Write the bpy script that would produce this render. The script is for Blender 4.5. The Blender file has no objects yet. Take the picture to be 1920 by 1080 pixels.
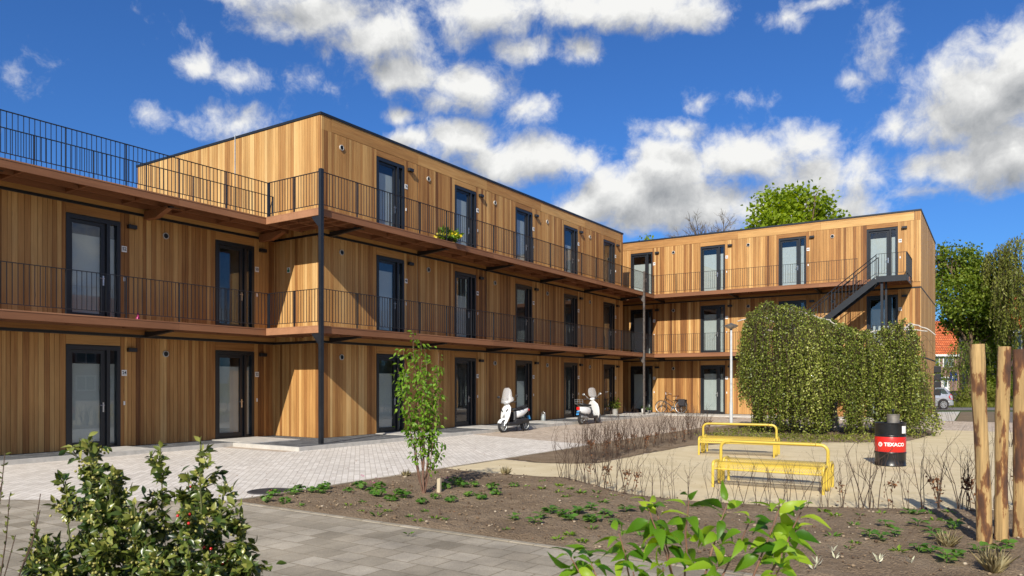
import bpy, bmesh, math, random
import numpy as np
from mathutils import Vector, Matrix

S = bpy.context.scene
COL = S.collection
R = math.radians
PI = math.pi
rng = np.random.default_rng(7)
random.seed(7)

# ------------------------------------------------------------------ camera
F_PX, YAW, HORIZON, EYE = 1378.03, 0.5811, 717.58, 1.65
cam_d = bpy.data.cameras.new('camera')
cam = bpy.data.objects.new('camera', cam_d)
COL.objects.link(cam)
cam.location = (0, 0, EYE)
cam.rotation_euler = (R(90), 0, YAW)
cam_d.sensor_width = 36
cam_d.lens = F_PX / 1920 * 36
cam_d.shift_y = (HORIZON - 540) / 1920
cam_d.clip_end = 3000
cam_d.dof.use_dof = True
cam_d.dof.focus_distance = 18
cam_d.dof.aperture_fstop = 7.1
S.camera = cam
CS, SN = math.cos(YAW), math.sin(YAW)

def g(px, py, z=-0.05):
    """the point of the ground seen at a spot of the photograph"""
    zc = F_PX * (EYE - z) / (py - HORIZON); xc = (px - 960) / F_PX * zc
    return (CS * xc - SN * zc, SN * xc + CS * zc)

def cw(xc, zc):
    return (CS * xc - SN * zc, SN * xc + CS * zc)

# ------------------------------------------------------------------ sun, sky, exposure
SUN = Vector((0.30, -1.0, 0.70)).normalized()
sl = bpy.data.lights.new('sun', 'SUN')
sl.energy = 2.8; sl.angle = R(0.5); sl.color = (1.0, 0.93, 0.82)
so = bpy.data.objects.new('sun', sl); COL.objects.link(so)
so.rotation_euler = SUN.to_track_quat('Z', 'Y').to_euler()
so.location = (10, -30, 30)
S.view_settings.view_transform = 'Standard'
S.view_settings.look = 'None'
S.view_settings.gamma = 1
S.view_settings.exposure = 1.12
S.cycles.max_bounces = 6
S.cycles.diffuse_bounces = 4
S.cycles.transparent_max_bounces = 24
S.cycles.caustics_reflective = False
S.cycles.caustics_refractive = False
S.cycles.sample_clamp_indirect = 6

def pdir(px, py):
    v = Vector((CS * (px - 960) / F_PX - SN, SN * (px - 960) / F_PX + CS, (HORIZON - py) / F_PX))
    return v.normalized()

W = bpy.data.worlds.new('World'); S.world = W; W.use_nodes = True
nt = W.node_tree; nt.nodes.clear()
# clouds: each a clump of air somewhere on the sky's dome (direction, spread), broken up by noise
CLOUDS = [(600, 30, 150, 60, 1.0), (700, 75, 110, 75, 1.1), (745, 135, 80, 52, 1.1), (560, -30, 160, 50, 1.0), (880, 165, 72, 56, 1.15), (905, 20, 130, 55, .95),
    (835, 195, 90, 30, .8), (960, 205, 60, 40, .7), (1060, 5, 150, 50, 1.0), (1200, 10, 150, 55, 1.05), (1290, 35, 75, 34, .9), (1085, 98, 48, 36, .95), (975, 90, 60, 34, .75),
    (360, 116, 60, 30, .66), (448, 152, 50, 30, .60), (440, 225, 98, 38, .68), (285, 232, 24, 22, .3), (875, 262, 66, 46, 1.15), (940, 305, 100, 50, 1.1), (1020, 302, 95, 52, 1.2), (1092, 300, 36, 40, .9),
    (752, 225, 46, 20, .8), (770, 262, 60, 24, .8), (1250, 318, 120, 66, 1.25), (1180, 360, 120, 60, 1.2), (1260, 385, 190, 60, 1.2), (1110, 395, 80, 40, 1.0), (1400, 300, 150, 62, 1.0), (1500, 262, 80, 48, .9), (1530, 330, 130, 62, 1.05), (1590, 380, 90, 40, .8), (1450, 400, 180, 50, 1.0),
    (1260, 252, 76, 30, .75), (1310, 195, 30, 22, .36), (1660, 232, 40, 36, .75), (1400, 190, 60, 18, .28), (1845, 190, 150, 105, 1.3), (1920, 120, 130, 90, 1.25), (1760, 205, 110, 72, 1.1), (1900, 290, 170, 70, 1.2), (1800, 305, 110, 50, 1.0), (1730, 350, 60, 22, .6),
    (1540, 18, 66, 24, .6), (1480, 42, 60, 22, .55), (1650, 110, 40, 60, .22), (1590, 146, 34, 12, .5), (320, 55, 50, 26, .15), (30, 115, 50, 22, .12), (600, 165, 60, 26, .25),
    (2150, 200, 240, 140, 1.2), (2300, 420, 260, 90, 1.1), (-300, 260, 260, 90, 1.0), (-500, 430, 300, 80, 1.1), (900, -500, 260, 110, 1.1), (400, -420, 200, 90, 1.0), (1500, -380, 240, 90, 1.1)]
cg = bpy.data.node_groups.new('cloud_density', 'ShaderNodeTree')
cg.interface.new_socket('Vector', in_out='INPUT', socket_type='NodeSocketVector')
cg.interface.new_socket('Density', in_out='OUTPUT', socket_type='NodeSocketFloat')
def N(t, typ, **kw):
    n = t.nodes.new(typ)
    for k, v in kw.items():
        if k.startswith('i_'):
            key = k[2:]
            n.inputs[int(key) if key.isdigit() else key].default_value = v
        else: setattr(n, k, v)
    return n
gi = cg.nodes.new('NodeGroupInput'); go_ = cg.nodes.new('NodeGroupOutput'); L = cg.links.new
warp = N(cg, 'ShaderNodeTexNoise', i_Scale=9.0, i_Detail=4.0, i_Roughness=.55); L(gi.outputs[0], warp.inputs['Vector'])
ws = N(cg, 'ShaderNodeVectorMath', operation='SUBTRACT', i_1=(.5, .5, .5)); L(warp.outputs['Color'], ws.inputs[0])
wm = N(cg, 'ShaderNodeVectorMath', operation='MULTIPLY_ADD', i_1=(.06, .06, .05)); L(ws.outputs[0], wm.inputs[0]); L(gi.outputs[0], wm.inputs[2])
acc = None
for (px, py, rx, ry, s) in CLOUDS:
    c = pdir(px, py); a = pdir(px + rx, py) - c
    ra = a.length; ux = a.normalized(); up = (pdir(px, py - ry) - c); rb = up.length
    uy = (up - ux * up.dot(ux)).normalized(); uz = ux.cross(uy)
    e = Matrix((ux, uy, uz)).transposed().to_euler()
    m = N(cg, 'ShaderNodeMapping', vector_type='TEXTURE')
    if acc is None: L(wm.outputs[0], m.inputs['Vector'])
    else:   # one clump after the other, or the shader runs out of room
        sq = N(cg, 'ShaderNodeVectorMath', operation='MULTIPLY_ADD', i_1=(1e-9, 1e-9, 1e-9)); L(acc.outputs[0], sq.inputs[0]); L(wm.outputs[0], sq.inputs[2]); L(sq.outputs[0], m.inputs['Vector'])
    m.inputs['Location'].default_value = c; m.inputs['Rotation'].default_value = e; m.inputs['Scale'].default_value = (ra * 1.22, rb * 1.22, .6)
    ln = N(cg, 'ShaderNodeVectorMath', operation='LENGTH'); L(m.outputs[0], ln.inputs[0])
    mm = N(cg, 'ShaderNodeMath', operation='MULTIPLY_ADD', i_1=-s, i_2=s); L(ln.outputs['Value'], mm.inputs[0])
    if acc is None: acc = mm
    else:
        x = N(cg, 'ShaderNodeMath', operation='SMOOTH_MAX', i_2=.22); L(acc.outputs[0], x.inputs[0]); L(mm.outputs[0], x.inputs[1]); acc = x
# clouds added over the unseen dome behind the camera, thickened to brighten the shade
nb = N(cg, 'ShaderNodeTexNoise', i_Scale=2.6, i_Detail=3.0, i_Roughness=.5); L(gi.outputs[0], nb.inputs['Vector'])
dt = N(cg, 'ShaderNodeVectorMath', operation='DOT_PRODUCT', i_1=(SN, -CS, 0)); L(gi.outputs[0], dt.inputs[0])
bm_ = N(cg, 'ShaderNodeMapRange', i_1=-.25, i_2=.1, i_3=-1.2, i_4=0.0); L(dt.outputs['Value'], bm_.inputs[0])
nb2 = N(cg, 'ShaderNodeMath', operation='MULTIPLY_ADD', i_1=3.0, i_2=-1.25); L(nb.outputs['Fac'], nb2.inputs[0])
nb3 = N(cg, 'ShaderNodeMath', operation='ADD'); L(nb2.outputs[0], nb3.inputs[0]); L(bm_.outputs[0], nb3.inputs[1])
mx = N(cg, 'ShaderNodeMath', operation='MAXIMUM'); L(acc.outputs[0], mx.inputs[0]); L(nb3.outputs[0], mx.inputs[1])
fb = N(cg, 'ShaderNodeTexNoise', i_Scale=18.0, i_Detail=10.0, i_Roughness=.64); L(wm.outputs[0], fb.inputs['Vector'])
f2 = N(cg, 'ShaderNodeMath', operation='MULTIPLY_ADD', i_1=1.9, i_2=-1.03); L(fb.outputs['Fac'], f2.inputs[0])
ad = N(cg, 'ShaderNodeMath', operation='ADD'); L(mx.outputs[0], ad.inputs[0]); L(f2.outputs[0], ad.inputs[1])
L(ad.outputs[0], go_.inputs[0])

L = nt.links.new
tc = nt.nodes.new('ShaderNodeTexCoord')
nrm = N(nt, 'ShaderNodeVectorMath', operation='NORMALIZE'); L(tc.outputs['Generated'], nrm.inputs[0])
sky = N(nt, 'ShaderNodeTexSky', sky_type='NISHITA', sun_disc=False, sun_elevation=math.asin(SUN.z), sun_rotation=math.atan2(SUN.x, SUN.y),
        altitude=0, air_density=1.0, dust_density=.9, ozone_density=3.0)
tint = N(nt, 'ShaderNodeMix', data_type='RGBA', blend_type='MULTIPLY', i_0=1.0)
L(sky.outputs[0], tint.inputs[6]); tint.inputs[7].default_value = (.175, .35, .60, 1)
d1 = nt.nodes.new('ShaderNodeGroup'); d1.node_tree = cg; L(nrm.outputs[0], d1.inputs[0])
off = N(nt, 'ShaderNodeVectorMath', operation='ADD', i_1=tuple(Vector((0, 0, 1)) * .026 + SUN * .012)); L(nrm.outputs[0], off.inputs[0])
d2 = nt.nodes.new('ShaderNodeGroup'); d2.node_tree = cg; L(off.outputs[0], d2.inputs[0])
al = N(nt, 'ShaderNodeMapRange', interpolation_type='SMOOTHSTEP', i_1=-.08, i_2=.66, i_3=0.0, i_4=1.0); L(d1.outputs[0], al.inputs[0])
sb = N(nt, 'ShaderNodeMath', operation='SUBTRACT'); L(d1.outputs[0], sb.inputs[0]); L(d2.outputs[0], sb.inputs[1])
thick = N(nt, 'ShaderNodeMapRange', i_1=.1, i_2=1.05, i_3=.32, i_4=-.14); L(d1.outputs[0], thick.inputs[0])
lit = N(nt, 'ShaderNodeMath', operation='MULTIPLY_ADD', i_1=.85, i_2=.46); L(sb.outputs[0], lit.inputs[0])
lit2 = N(nt, 'ShaderNodeMath', operation='ADD', use_clamp=True); L(lit.outputs[0], lit2.inputs[0]); L(thick.outputs[0], lit2.inputs[1])
ccol = nt.nodes.new('ShaderNodeValToRGB'); cr = ccol.color_ramp
cr.elements[0].position = 0; cr.elements[0].color = (.34, .36, .385, 1)
cr.elements[1].position = 1; cr.elements[1].color = (.96, .96, .94, 1)
e_ = cr.elements.new(.5); e_.color = (.60, .61, .62, 1)
L(lit2.outputs[0], ccol.inputs[0])
cs_ = N(nt, 'ShaderNodeVectorMath', operation='SCALE', i_3=4.45); L(ccol.outputs[0], cs_.inputs[0])
mixc = N(nt, 'ShaderNodeMix', data_type='RGBA'); L(al.outputs[0], mixc.inputs[0]); L(tint.outputs[2], mixc.inputs[6]); L(cs_.outputs[0], mixc.inputs[7])
bg = N(nt, 'ShaderNodeBackground', i_Strength=.1); L(mixc.outputs[2], bg.inputs[0])
out = nt.nodes.new('ShaderNodeOutputWorld'); L(bg.outputs[0], out.inputs[0])
W.cycles.sampling_method = 'NONE'

# ------------------------------------------------------------------ helpers
def tag(o, label=None, cat=None, group=None, kind=None):
    if label: o['label'] = label
    if cat: o['category'] = cat
    if group: o['group'] = group
    if kind: o['kind'] = kind
    return o

def empty(name, loc=(0, 0, 0), rz=0, label=None, cat=None, group=None):
    o = bpy.data.objects.new(name, None); COL.objects.link(o)
    o.location = loc; o.rotation_euler = (0, 0, rz); o.empty_display_size = .2
    return tag(o, label, cat, group)

def kids(o): return [c for c in bpy.data.objects if c.parent == o]

def copy_tree(o, parent=None):
    c = o.copy(); COL.objects.link(c)
    if parent is not None: c.parent = parent
    for ch in kids(o): copy_tree(ch, c)
    return c

class MB:
    """gathers faces; build() links them as one mesh object"""
    def __init__(s): s.v = []; s.f = []; s.t = []; s.uv = None
    def add(s, vs, fs, tone=.5):
        n = len(s.v); s.v += [tuple(v) for v in vs]
        for f in fs: s.f.append(tuple(n + i for i in f)); s.t.append(tone)
    def box(s, a, b, tone=.5):
        x0, y0, z0 = (min(a[i], b[i]) for i in range(3)); x1, y1, z1 = (max(a[i], b[i]) for i in range(3))
        s.add([(x0, y0, z0), (x1, y0, z0), (x1, y1, z0), (x0, y1, z0), (x0, y0, z1), (x1, y0, z1), (x1, y1, z1), (x0, y1, z1)],
              [(0, 3, 2, 1), (4, 5, 6, 7), (0, 1, 5, 4), (1, 2, 6, 5), (2, 3, 7, 6), (3, 0, 4, 7)], tone)
    def obox(s, p, q, w, h, tone=.5, up=(0, 0, 1)):
        """a bar of section w x h from p to q"""
        p = Vector(p); q = Vector(q); d = (q - p).normalized(); u = Vector(up)
        x = d.cross(u)
        if x.length < 1e-4: x = d.cross(Vector((1, 0, 0)))
        x.normalize(); y = x.cross(d).normalized()
        vs = [pt + x * (sx * w / 2) + y * (sy * h / 2) for pt in (p, q) for sx, sy in ((-1, -1), (1, -1), (1, 1), (-1, 1))]
        s.add(vs, [(0, 1, 2, 3), (7, 6, 5, 4), (0, 4, 5, 1), (1, 5, 6, 2), (2, 6, 7, 3), (3, 7, 4, 0)], tone)
    def tube(s, pts, r, n=8, cap=True, tone=.5, flat=1.0):
        pts = [Vector(p) for p in pts]; m = len(pts)
        rs = list(r) if hasattr(r, '__len__') else [r] * m
        prev = None; vs = []
        for i, p in enumerate(pts):
            d = (pts[min(i + 1, m - 1)] - pts[max(i - 1, 0)])
            d = d.normalized() if d.length > 1e-9 else Vector((0, 0, 1))
            if prev is None:
                u = d.cross(Vector((0, 0, 1)))
                if u.length < .05: u = d.cross(Vector((0, 1, 0)))
            else: u = prev - d * prev.dot(d)
            u.normalize(); prev = u; w = d.cross(u)
            for k in range(n):
                a = 2 * PI * k / n
                vs.append(p + u * (math.cos(a) * rs[i]) + w * (math.sin(a) * rs[i] * flat))
        fs = [(i * n + k, i * n + (k + 1) % n, (i + 1) * n + (k + 1) % n, (i + 1) * n + k) for i in range(m - 1) for k in range(n)]
        if cap: fs += [tuple(range(n - 1, -1, -1)), tuple((m - 1) * n + k for k in range(n))]
        s.add(vs, fs, tone)
    def lathe(s, prof, c=(0, 0, 0), n=32, tone=.5, axis='z', a0=0, a1=2 * PI):
        full = abs(a1 - a0 - 2 * PI) < 1e-6; k_ = n if full else n + 1
        vs = []
        for (r, h) in prof:
            for k in range(k_):
                a = a0 + (a1 - a0) * k / n
                x, y, z = r * math.cos(a), r * math.sin(a), h
                if axis == 'x': x, y, z = z, x, y
                if axis == 'y': x, y, z = x, z, y
                vs.append((c[0] + x, c[1] + y, c[2] + z))
        fs = []
        for i in range(len(prof) - 1):
            for k in range(n):
                k2 = (k + 1) % k_
                q = (i * k_ + k, i * k_ + k2, (i + 1) * k_ + k2, (i + 1) * k_ + k)
                fs.append(q if axis != 'y' else q[::-1])
        s.add(vs, fs, tone)
    def prism(s, poly, lo, hi, axis='z', tone=.5):
        """a polygon pushed along an axis; poly in the other two coordinates in order"""
        n = len(poly)
        def P(a, b, h): return {'z': (a, b, h), 'y': (a, h, b), 'x': (h, a, b)}[axis]
        s.add([P(a, b, lo) for a, b in poly] + [P(a, b, hi) for a, b in poly],
              [tuple(range(n - 1, -1, -1)), tuple(range(n, 2 * n))] + [(i, (i + 1) % n, n + (i + 1) % n, n + i) for i in range(n)], tone)
    def loft(s, rings, cap=True, tone=.5):
        n = len(rings[0]); m = len(rings)
        s.add([p for r in rings for p in r], [(i * n + k, i * n + (k + 1) % n, (i + 1) * n + (k + 1) % n, (i + 1) * n + k) for i in range(m - 1) for k in range(n)]
              + ([tuple(range(n - 1, -1, -1)), tuple((m - 1) * n + k for k in range(n))] if cap else []), tone)
    def ball(s, c, r, n=10, m=7, tone=.5, sc=(1, 1, 1)):
        prof = [(max(1e-4, math.sin(PI * i / m)) * r, -math.cos(PI * i / m) * r) for i in range(m + 1)]
        k = len(s.v); s.lathe(prof, (0, 0, 0), n, tone)
        for i in range(k, len(s.v)):
            x, y, z = s.v[i]; s.v[i] = (c[0] + x * sc[0], c[1] + y * sc[1], c[2] + z * sc[2])
    def build(s, name, mat, parent=None, smooth=False, label=None, cat=None, group=None, kind=None, loc=None, bevel=0, fix=False):
        me = bpy.data.meshes.new(name); me.from_pydata(s.v, [], s.f); me.update()
        at = me.attributes.new('tone', 'FLOAT', 'FACE'); at.data.foreach_set('value', np.array(s.t, dtype=np.float32))
        if s.uv is not None:
            uvl = me.uv_layers.new(name='UVMap')
            for p in me.polygons:
                for li in p.loop_indices: uvl.data[li].uv = s.uv[me.loops[li].vertex_index]
        if fix:
            b = bmesh.new(); b.from_mesh(me); bmesh.ops.recalc_face_normals(b, faces=b.faces); b.to_mesh(me); b.free()
        if smooth:
            me.polygons.foreach_set('use_smooth', [True] * len(me.polygons))
            if smooth != True: me.set_sharp_from_angle(angle=R(smooth))
        if mat: me.materials.append(mat)
        o = bpy.data.objects.new(name, me); COL.objects.link(o)
        if parent is not None: o.parent = parent
        if loc is not None: o.location = loc
        if bevel:
            md = o.modifiers.new('bevel', 'BEVEL'); md.width = bevel; md.segments = 2; md.limit_method = 'ANGLE'; md.angle_limit = R(40)
        return tag(o, label, cat, group, kind)

def quick_mesh(name, verts, faces, mat, parent=None, tone=None, smooth=False, loc=None):
    """numpy arrays to a mesh object; faces all the same size"""
    me = bpy.data.meshes.new(name); nv, nf, k = len(verts), len(faces), faces.shape[1]
    me.vertices.add(nv); me.vertices.foreach_set('co', verts.astype(np.float32).ravel())
    me.loops.add(nf * k); me.loops.foreach_set('vertex_index', faces.astype(np.int32).ravel())
    me.polygons.add(nf); me.polygons.foreach_set('loop_start', np.arange(0, nf * k, k, dtype=np.int32))
    me.update(calc_edges=True)
    if tone is not None:
        at = me.attributes.new('tone', 'FLOAT', 'FACE'); at.data.foreach_set('value', tone.astype(np.float32))
    if smooth: me.polygons.foreach_set('use_smooth', [True] * nf)
    me.materials.append(mat)
    o = bpy.data.objects.new(name, me); COL.objects.link(o)
    if parent is not None: o.parent = parent
    if loc is not None: o.location = loc
    return o

def unit(a): return a / np.maximum(np.linalg.norm(a, axis=1, keepdims=True), 1e-9)

def leaves(P, D, Nn, Ln, Wd, fold=.18, droop=.0, rnd=rng, fine=False):
    """leaf blades from base points P along D with face normal Nn -> verts, faces (two or eight triangles each)"""
    n = len(P); D = unit(D); B = unit(np.cross(D, Nn)); Nn = unit(np.cross(B, D))
    Ln = np.broadcast_to(Ln, n)[:, None]; Wd = np.broadcast_to(Wd, n)[:, None]
    if not fine:
        tip = P + D * Ln - Nn * Ln * droop
        mid = P + D * Ln * .45
        l = mid + B * Wd / 2 + Nn * Wd * fold; r = mid - B * Wd / 2 + Nn * Wd * fold
        V = np.stack([P, r, tip, l], 1).reshape(-1, 3)
        i = np.arange(n)[:, None] * 4
        Fc = np.concatenate([i + [0, 1, 2], i + [0, 2, 3]], 1).reshape(-1, 3)
        return V, Fc, 2
    rows = []
    prof = [(0, .04), (.18, .62), (.4, 1.0), (.62, .86), (.82, .46), (1.0, .02)]
    for t, w in prof:
        c = P + D * Ln * t * (1 - .12 * droop * t) - Nn * Ln * droop * t * t
        rows += [c + B * Wd / 2 * w + Nn * Wd * fold * w, c, c - B * Wd / 2 * w + Nn * Wd * fold * w]
    V = np.stack(rows, 1).reshape(-1, 3); k = len(prof); i = np.arange(n)[:, None] * (3 * k)
    q = []
    for a in range(k - 1):
        q += [i + [3 * a, 3 * a + 3, 3 * a + 4, 3 * a + 1], i + [3 * a + 1, 3 * a + 4, 3 * a + 5, 3 * a + 2]]
    return V, np.concatenate(q, 1).reshape(-1, 4), 2 * (k - 1)

def sticks(A, Bp, ra, rb, n=4):
    """thin tapered twigs from A to Bp"""
    A = np.asarray(A, float); Bp = np.asarray(Bp, float); m = len(A)
    d = unit(Bp - A); h = np.where(np.abs(d[:, 2:3]) > .9, [[1., 0, 0]], [[0, 0, 1.]]); u = unit(np.cross(d, h)); w = np.cross(d, u)
    ra = np.broadcast_to(ra, m)[:, None]; rb = np.broadcast_to(rb, m)[:, None]
    rows = []
    for c, r in ((A, ra), (Bp, rb)):
        for k in range(n):
            a = 2 * PI * k / n; rows.append(c + (u * math.cos(a) + w * math.sin(a)) * r)
    V = np.stack(rows, 1).reshape(-1, 3); i = np.arange(m)[:, None] * (2 * n)
    Fc = np.concatenate([i + [k, (k + 1) % n, n + (k + 1) % n, n + k] for k in range(n)], 1).reshape(-1, 4)
    return V, Fc

def rdirs(n, rnd=rng):
    v = rnd.normal(size=(n, 3)); return unit(v)

def vnoise(x, y, seed=0):
    """smooth lattice noise, -1..1"""
    x0 = np.floor(x).astype(int); y0 = np.floor(y).astype(int); fx = x - x0; fy = y - y0
    def h(i, j):
        n = (i * 374761393 + j * 668265263 + seed * 974711) & 0x7fffffff
        n = ((n ^ (n >> 13)) * 1274126177) & 0x7fffffff
        return (n & 0xffff) / 32767.5 - 1
    sx = fx * fx * (3 - 2 * fx); sy = fy * fy * (3 - 2 * fy)
    return (h(x0, y0) * (1 - sx) + h(x0 + 1, y0) * sx) * (1 - sy) + (h(x0, y0 + 1) * (1 - sx) + h(x0 + 1, y0 + 1) * sx) * sy

_tx = {}
def text_mesh(s, size, depth=.002, spacing=1.0, bold=0.0):
    k = (s, size, depth, spacing, bold)
    if k not in _tx:
        c = bpy.data.curves.new('lettering', 'FONT'); c.body = s; c.size = size; c.extrude = depth; c.align_x = 'CENTER'; c.align_y = 'CENTER'
        c.space_character = spacing; c.offset = bold; c.resolution_u = 3
        o = bpy.data.objects.new('lettering', c); COL.objects.link(o)
        bpy.context.view_layer.update()
        me = bpy.data.meshes.new_from_object(o.evaluated_get(bpy.context.evaluated_depsgraph_get()))
        bpy.data.objects.remove(o); _tx[k] = me
    return _tx[k]

# ------------------------------------------------------------------ materials
def new_mat(name):
    m = bpy.data.materials.new(name); m.use_nodes = True
    return m, m.node_tree, m.node_tree.nodes['Principled BSDF']

def plain(name, col, rough=.5, metal=0, spec=.5, var=.12, scale=6.0, bump=0.0, bscale=60, coat=0):
    """a paint, plastic or stone with slight unevenness"""
    m, t, b = new_mat(name); l = t.links.new
    co = t.nodes.new('ShaderNodeTexCoord')
    n = N(t, 'ShaderNodeTexNoise', i_Scale=scale, i_Detail=5.0, i_Roughness=.6); l(co.outputs['Object'], n.inputs['Vector'])
    r = t.nodes.new('ShaderNodeValToRGB'); l(n.outputs['Fac'], r.inputs[0])
    r.color_ramp.elements[0].position = .3; r.color_ramp.elements[1].position = .7
    r.color_ramp.elements[0].color = (*[c * (1 - var) for c in col], 1); r.color_ramp.elements[1].color = (*[min(1, c * (1 + var)) for c in col], 1)
    l(r.outputs[0], b.inputs['Base Color'])
    b.inputs['Roughness'].default_value = rough; b.inputs['Metallic'].default_value = metal
    b.inputs['Specular IOR Level'].default_value = spec; b.inputs['Coat Weight'].default_value = coat
    if bump:
        n2 = N(t, 'ShaderNodeTexNoise', i_Scale=bscale, i_Detail=4.0); l(co.outputs['Object'], n2.inputs['Vector'])
        bp = N(t, 'ShaderNodeBump', i_Strength=bump, i_Distance=.02); l(n2.outputs['Fac'], bp.inputs['Height']); l(bp.outputs[0], b.inputs['Normal'])
    return m

def wood(name, stops, grain=(22, 22, .8), rough=.6, gv=.36, spec=.3):
    """planks: each plank's own tone, with grain running along it"""
    m, t, b = new_mat(name); l = t.links.new
    at = N(t, 'ShaderNodeAttribute', attribute_name='tone')
    co = t.nodes.new('ShaderNodeTexCoord')
    mp = N(t, 'ShaderNodeMapping'); mp.inputs['Scale'].default_value = grain; l(co.outputs['Object'], mp.inputs['Vector'])
    w = N(t, 'ShaderNodeMath', operation='MULTIPLY', i_1=61.0); l(at.outputs['Fac'], w.inputs[0])
    n = N(t, 'ShaderNodeTexNoise', noise_dimensions='4D', i_Scale=1.0, i_Detail=6.0, i_Roughness=.62, i_Distortion=.6); l(mp.outputs[0], n.inputs['Vector']); l(w.outputs[0], n.inputs['W'])
    ad = N(t, 'ShaderNodeMath', operation='MULTIPLY_ADD', i_1=gv * 2, i_2=-gv); l(n.outputs['Fac'], ad.inputs[0])
    sm = N(t, 'ShaderNodeMath', operation='ADD', use_clamp=True); l(ad.outputs[0], sm.inputs[0]); l(at.outputs['Fac'], sm.inputs[1])
    r = t.nodes.new('ShaderNodeValToRGB'); l(sm.outputs[0], r.inputs[0]); e = r.color_ramp.elements
    e[0].position, e[1].position = stops[0][0], stops[-1][0]; e[0].color = (*stops[0][1], 1); e[1].color = (*stops[-1][1], 1)
    for p, c in stops[1:-1]: x = e.new(p); x.color = (*c, 1)
    # knots
    kn = N(t, 'ShaderNodeTexVoronoi', i_Scale=1.0, voronoi_dimensions='4D'); mk = N(t, 'ShaderNodeMapping'); mk.inputs['Scale'].default_value = tuple(min(9, max(1.1, q * .4)) for q in grain)
    l(co.outputs['Object'], mk.inputs['Vector']); l(mk.outputs[0], kn.inputs['Vector']); l(w.outputs[0], kn.inputs['W'])
    kr = N(t, 'ShaderNodeMapRange', i_1=.02, i_2=.13, i_3=.45, i_4=1.0); l(kn.outputs['Distance'], kr.inputs[0])
    mu = N(t, 'ShaderNodeMix', data_type='RGBA', blend_type='MULTIPLY', i_0=1.0); l(r.outputs[0], mu.inputs[6]); l(kr.outputs[0], mu.inputs[7])
    # weathering: broad streaks and water stains
    mw = N(t, 'ShaderNodeMapping'); mw.inputs['Scale'].default_value = tuple(1.6 if q > 5 else .35 for q in grain); l(co.outputs['Object'], mw.inputs['Vector'])
    nw = N(t, 'ShaderNodeTexNoise', i_Scale=1.0, i_Detail=5.0, i_Roughness=.65); l(mw.outputs[0], nw.inputs['Vector'])
    rw_ = N(t, 'ShaderNodeMapRange', i_1=.3, i_2=.7, i_3=.80, i_4=1.14); l(nw.outputs['Fac'], rw_.inputs[0])
    sw = N(t, 'ShaderNodeVectorMath', operation='SCALE'); l(mu.outputs[2], sw.inputs[0]); l(rw_.outputs[0], sw.inputs[3])
    l(sw.outputs[0], b.inputs['Base Color'])
    b.inputs['Roughness'].default_value = rough; b.inputs['Specular IOR Level'].default_value = spec
    bp = N(t, 'ShaderNodeBump', i_Strength=.25, i_Distance=.004); l(n.outputs['Fac'], bp.inputs['Height']); l(bp.outputs[0], b.inputs['Normal'])
    return m

def foliage(name, cols, rough=.5, trans=.35, spec=.3):
    m, t, b = new_mat(name); l = t.links.new
    at = N(t, 'ShaderNodeAttribute', attribute_name='tone')
    r = t.nodes.new('ShaderNodeValToRGB'); l(at.outputs['Fac'], r.inputs[0]); e = r.color_ramp.elements
    e[0].color = (*cols[0], 1); e[1].color = (*cols[-1], 1)
    for i, c in enumerate(cols[1:-1]): x = e.new((i + 1) / (len(cols) - 1)); x.color = (*c, 1)
    l(r.outputs[0], b.inputs['Base Color']); b.inputs['Roughness'].default_value = rough; b.inputs['Specular IOR Level'].default_value = spec
    tr = t.nodes.new('ShaderNodeBsdfTranslucent')
    hs = N(t, 'ShaderNodeHueSaturation', i_Hue=.485, i_Saturation=1.1, i_Value=1.5); l(r.outputs[0], hs.inputs['Color']); l(hs.outputs[0], tr.inputs[0])
    mx = N(t, 'ShaderNodeMixShader', i_0=trans); l(b.outputs[0], mx.inputs[1]); l(tr.outputs[0], mx.inputs[2])
    l(mx.outputs[0], t.nodes['Material Output'].inputs[0])
    return m

def glass(name, ior=1.9, tintc=(.86, .9, .9)):
    m, t, b = new_mat(name); l = t.links.new; t.nodes.remove(b)
    fr0 = N(t, 'ShaderNodeFresnel', i_IOR=ior); ge = t.nodes.new('ShaderNodeNewGeometry'); fr = N(t, 'ShaderNodeMath', operation='MULTIPLY'); iv = N(t, 'ShaderNodeMath', operation='SUBTRACT', i_0=1.0)
    l(ge.outputs['Backfacing'], iv.inputs[1]); l(iv.outputs[0], fr.inputs[0]); l(fr0.outputs[0], fr.inputs[1]); tr = t.nodes.new('ShaderNodeBsdfTransparent'); tr.inputs[0].default_value = (*tintc, 1)
    gl = N(t, 'ShaderNodeBsdfGlossy', i_Roughness=.0)
    gl.inputs[0].default_value = (.95, .97, 1, 1)
    co = t.nodes.new('ShaderNodeTexCoord'); n = N(t, 'ShaderNodeTexNoise', i_Scale=1.3, i_Detail=1.0); l(co.outputs['Object'], n.inputs['Vector'])
    bp = N(t, 'ShaderNodeBump', i_Strength=.02, i_Distance=.01); l(n.outputs['Fac'], bp.inputs['Height']); l(bp.outputs[0], gl.inputs['Normal'])
    mx = t.nodes.new('ShaderNodeMixShader'); l(fr.outputs[0], mx.inputs[0]); l(tr.outputs[0], mx.inputs[1]); l(gl.outputs[0], mx.inputs[2])
    l(mx.outputs[0], t.nodes['Material Output'].inputs[0])
    return m

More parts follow.
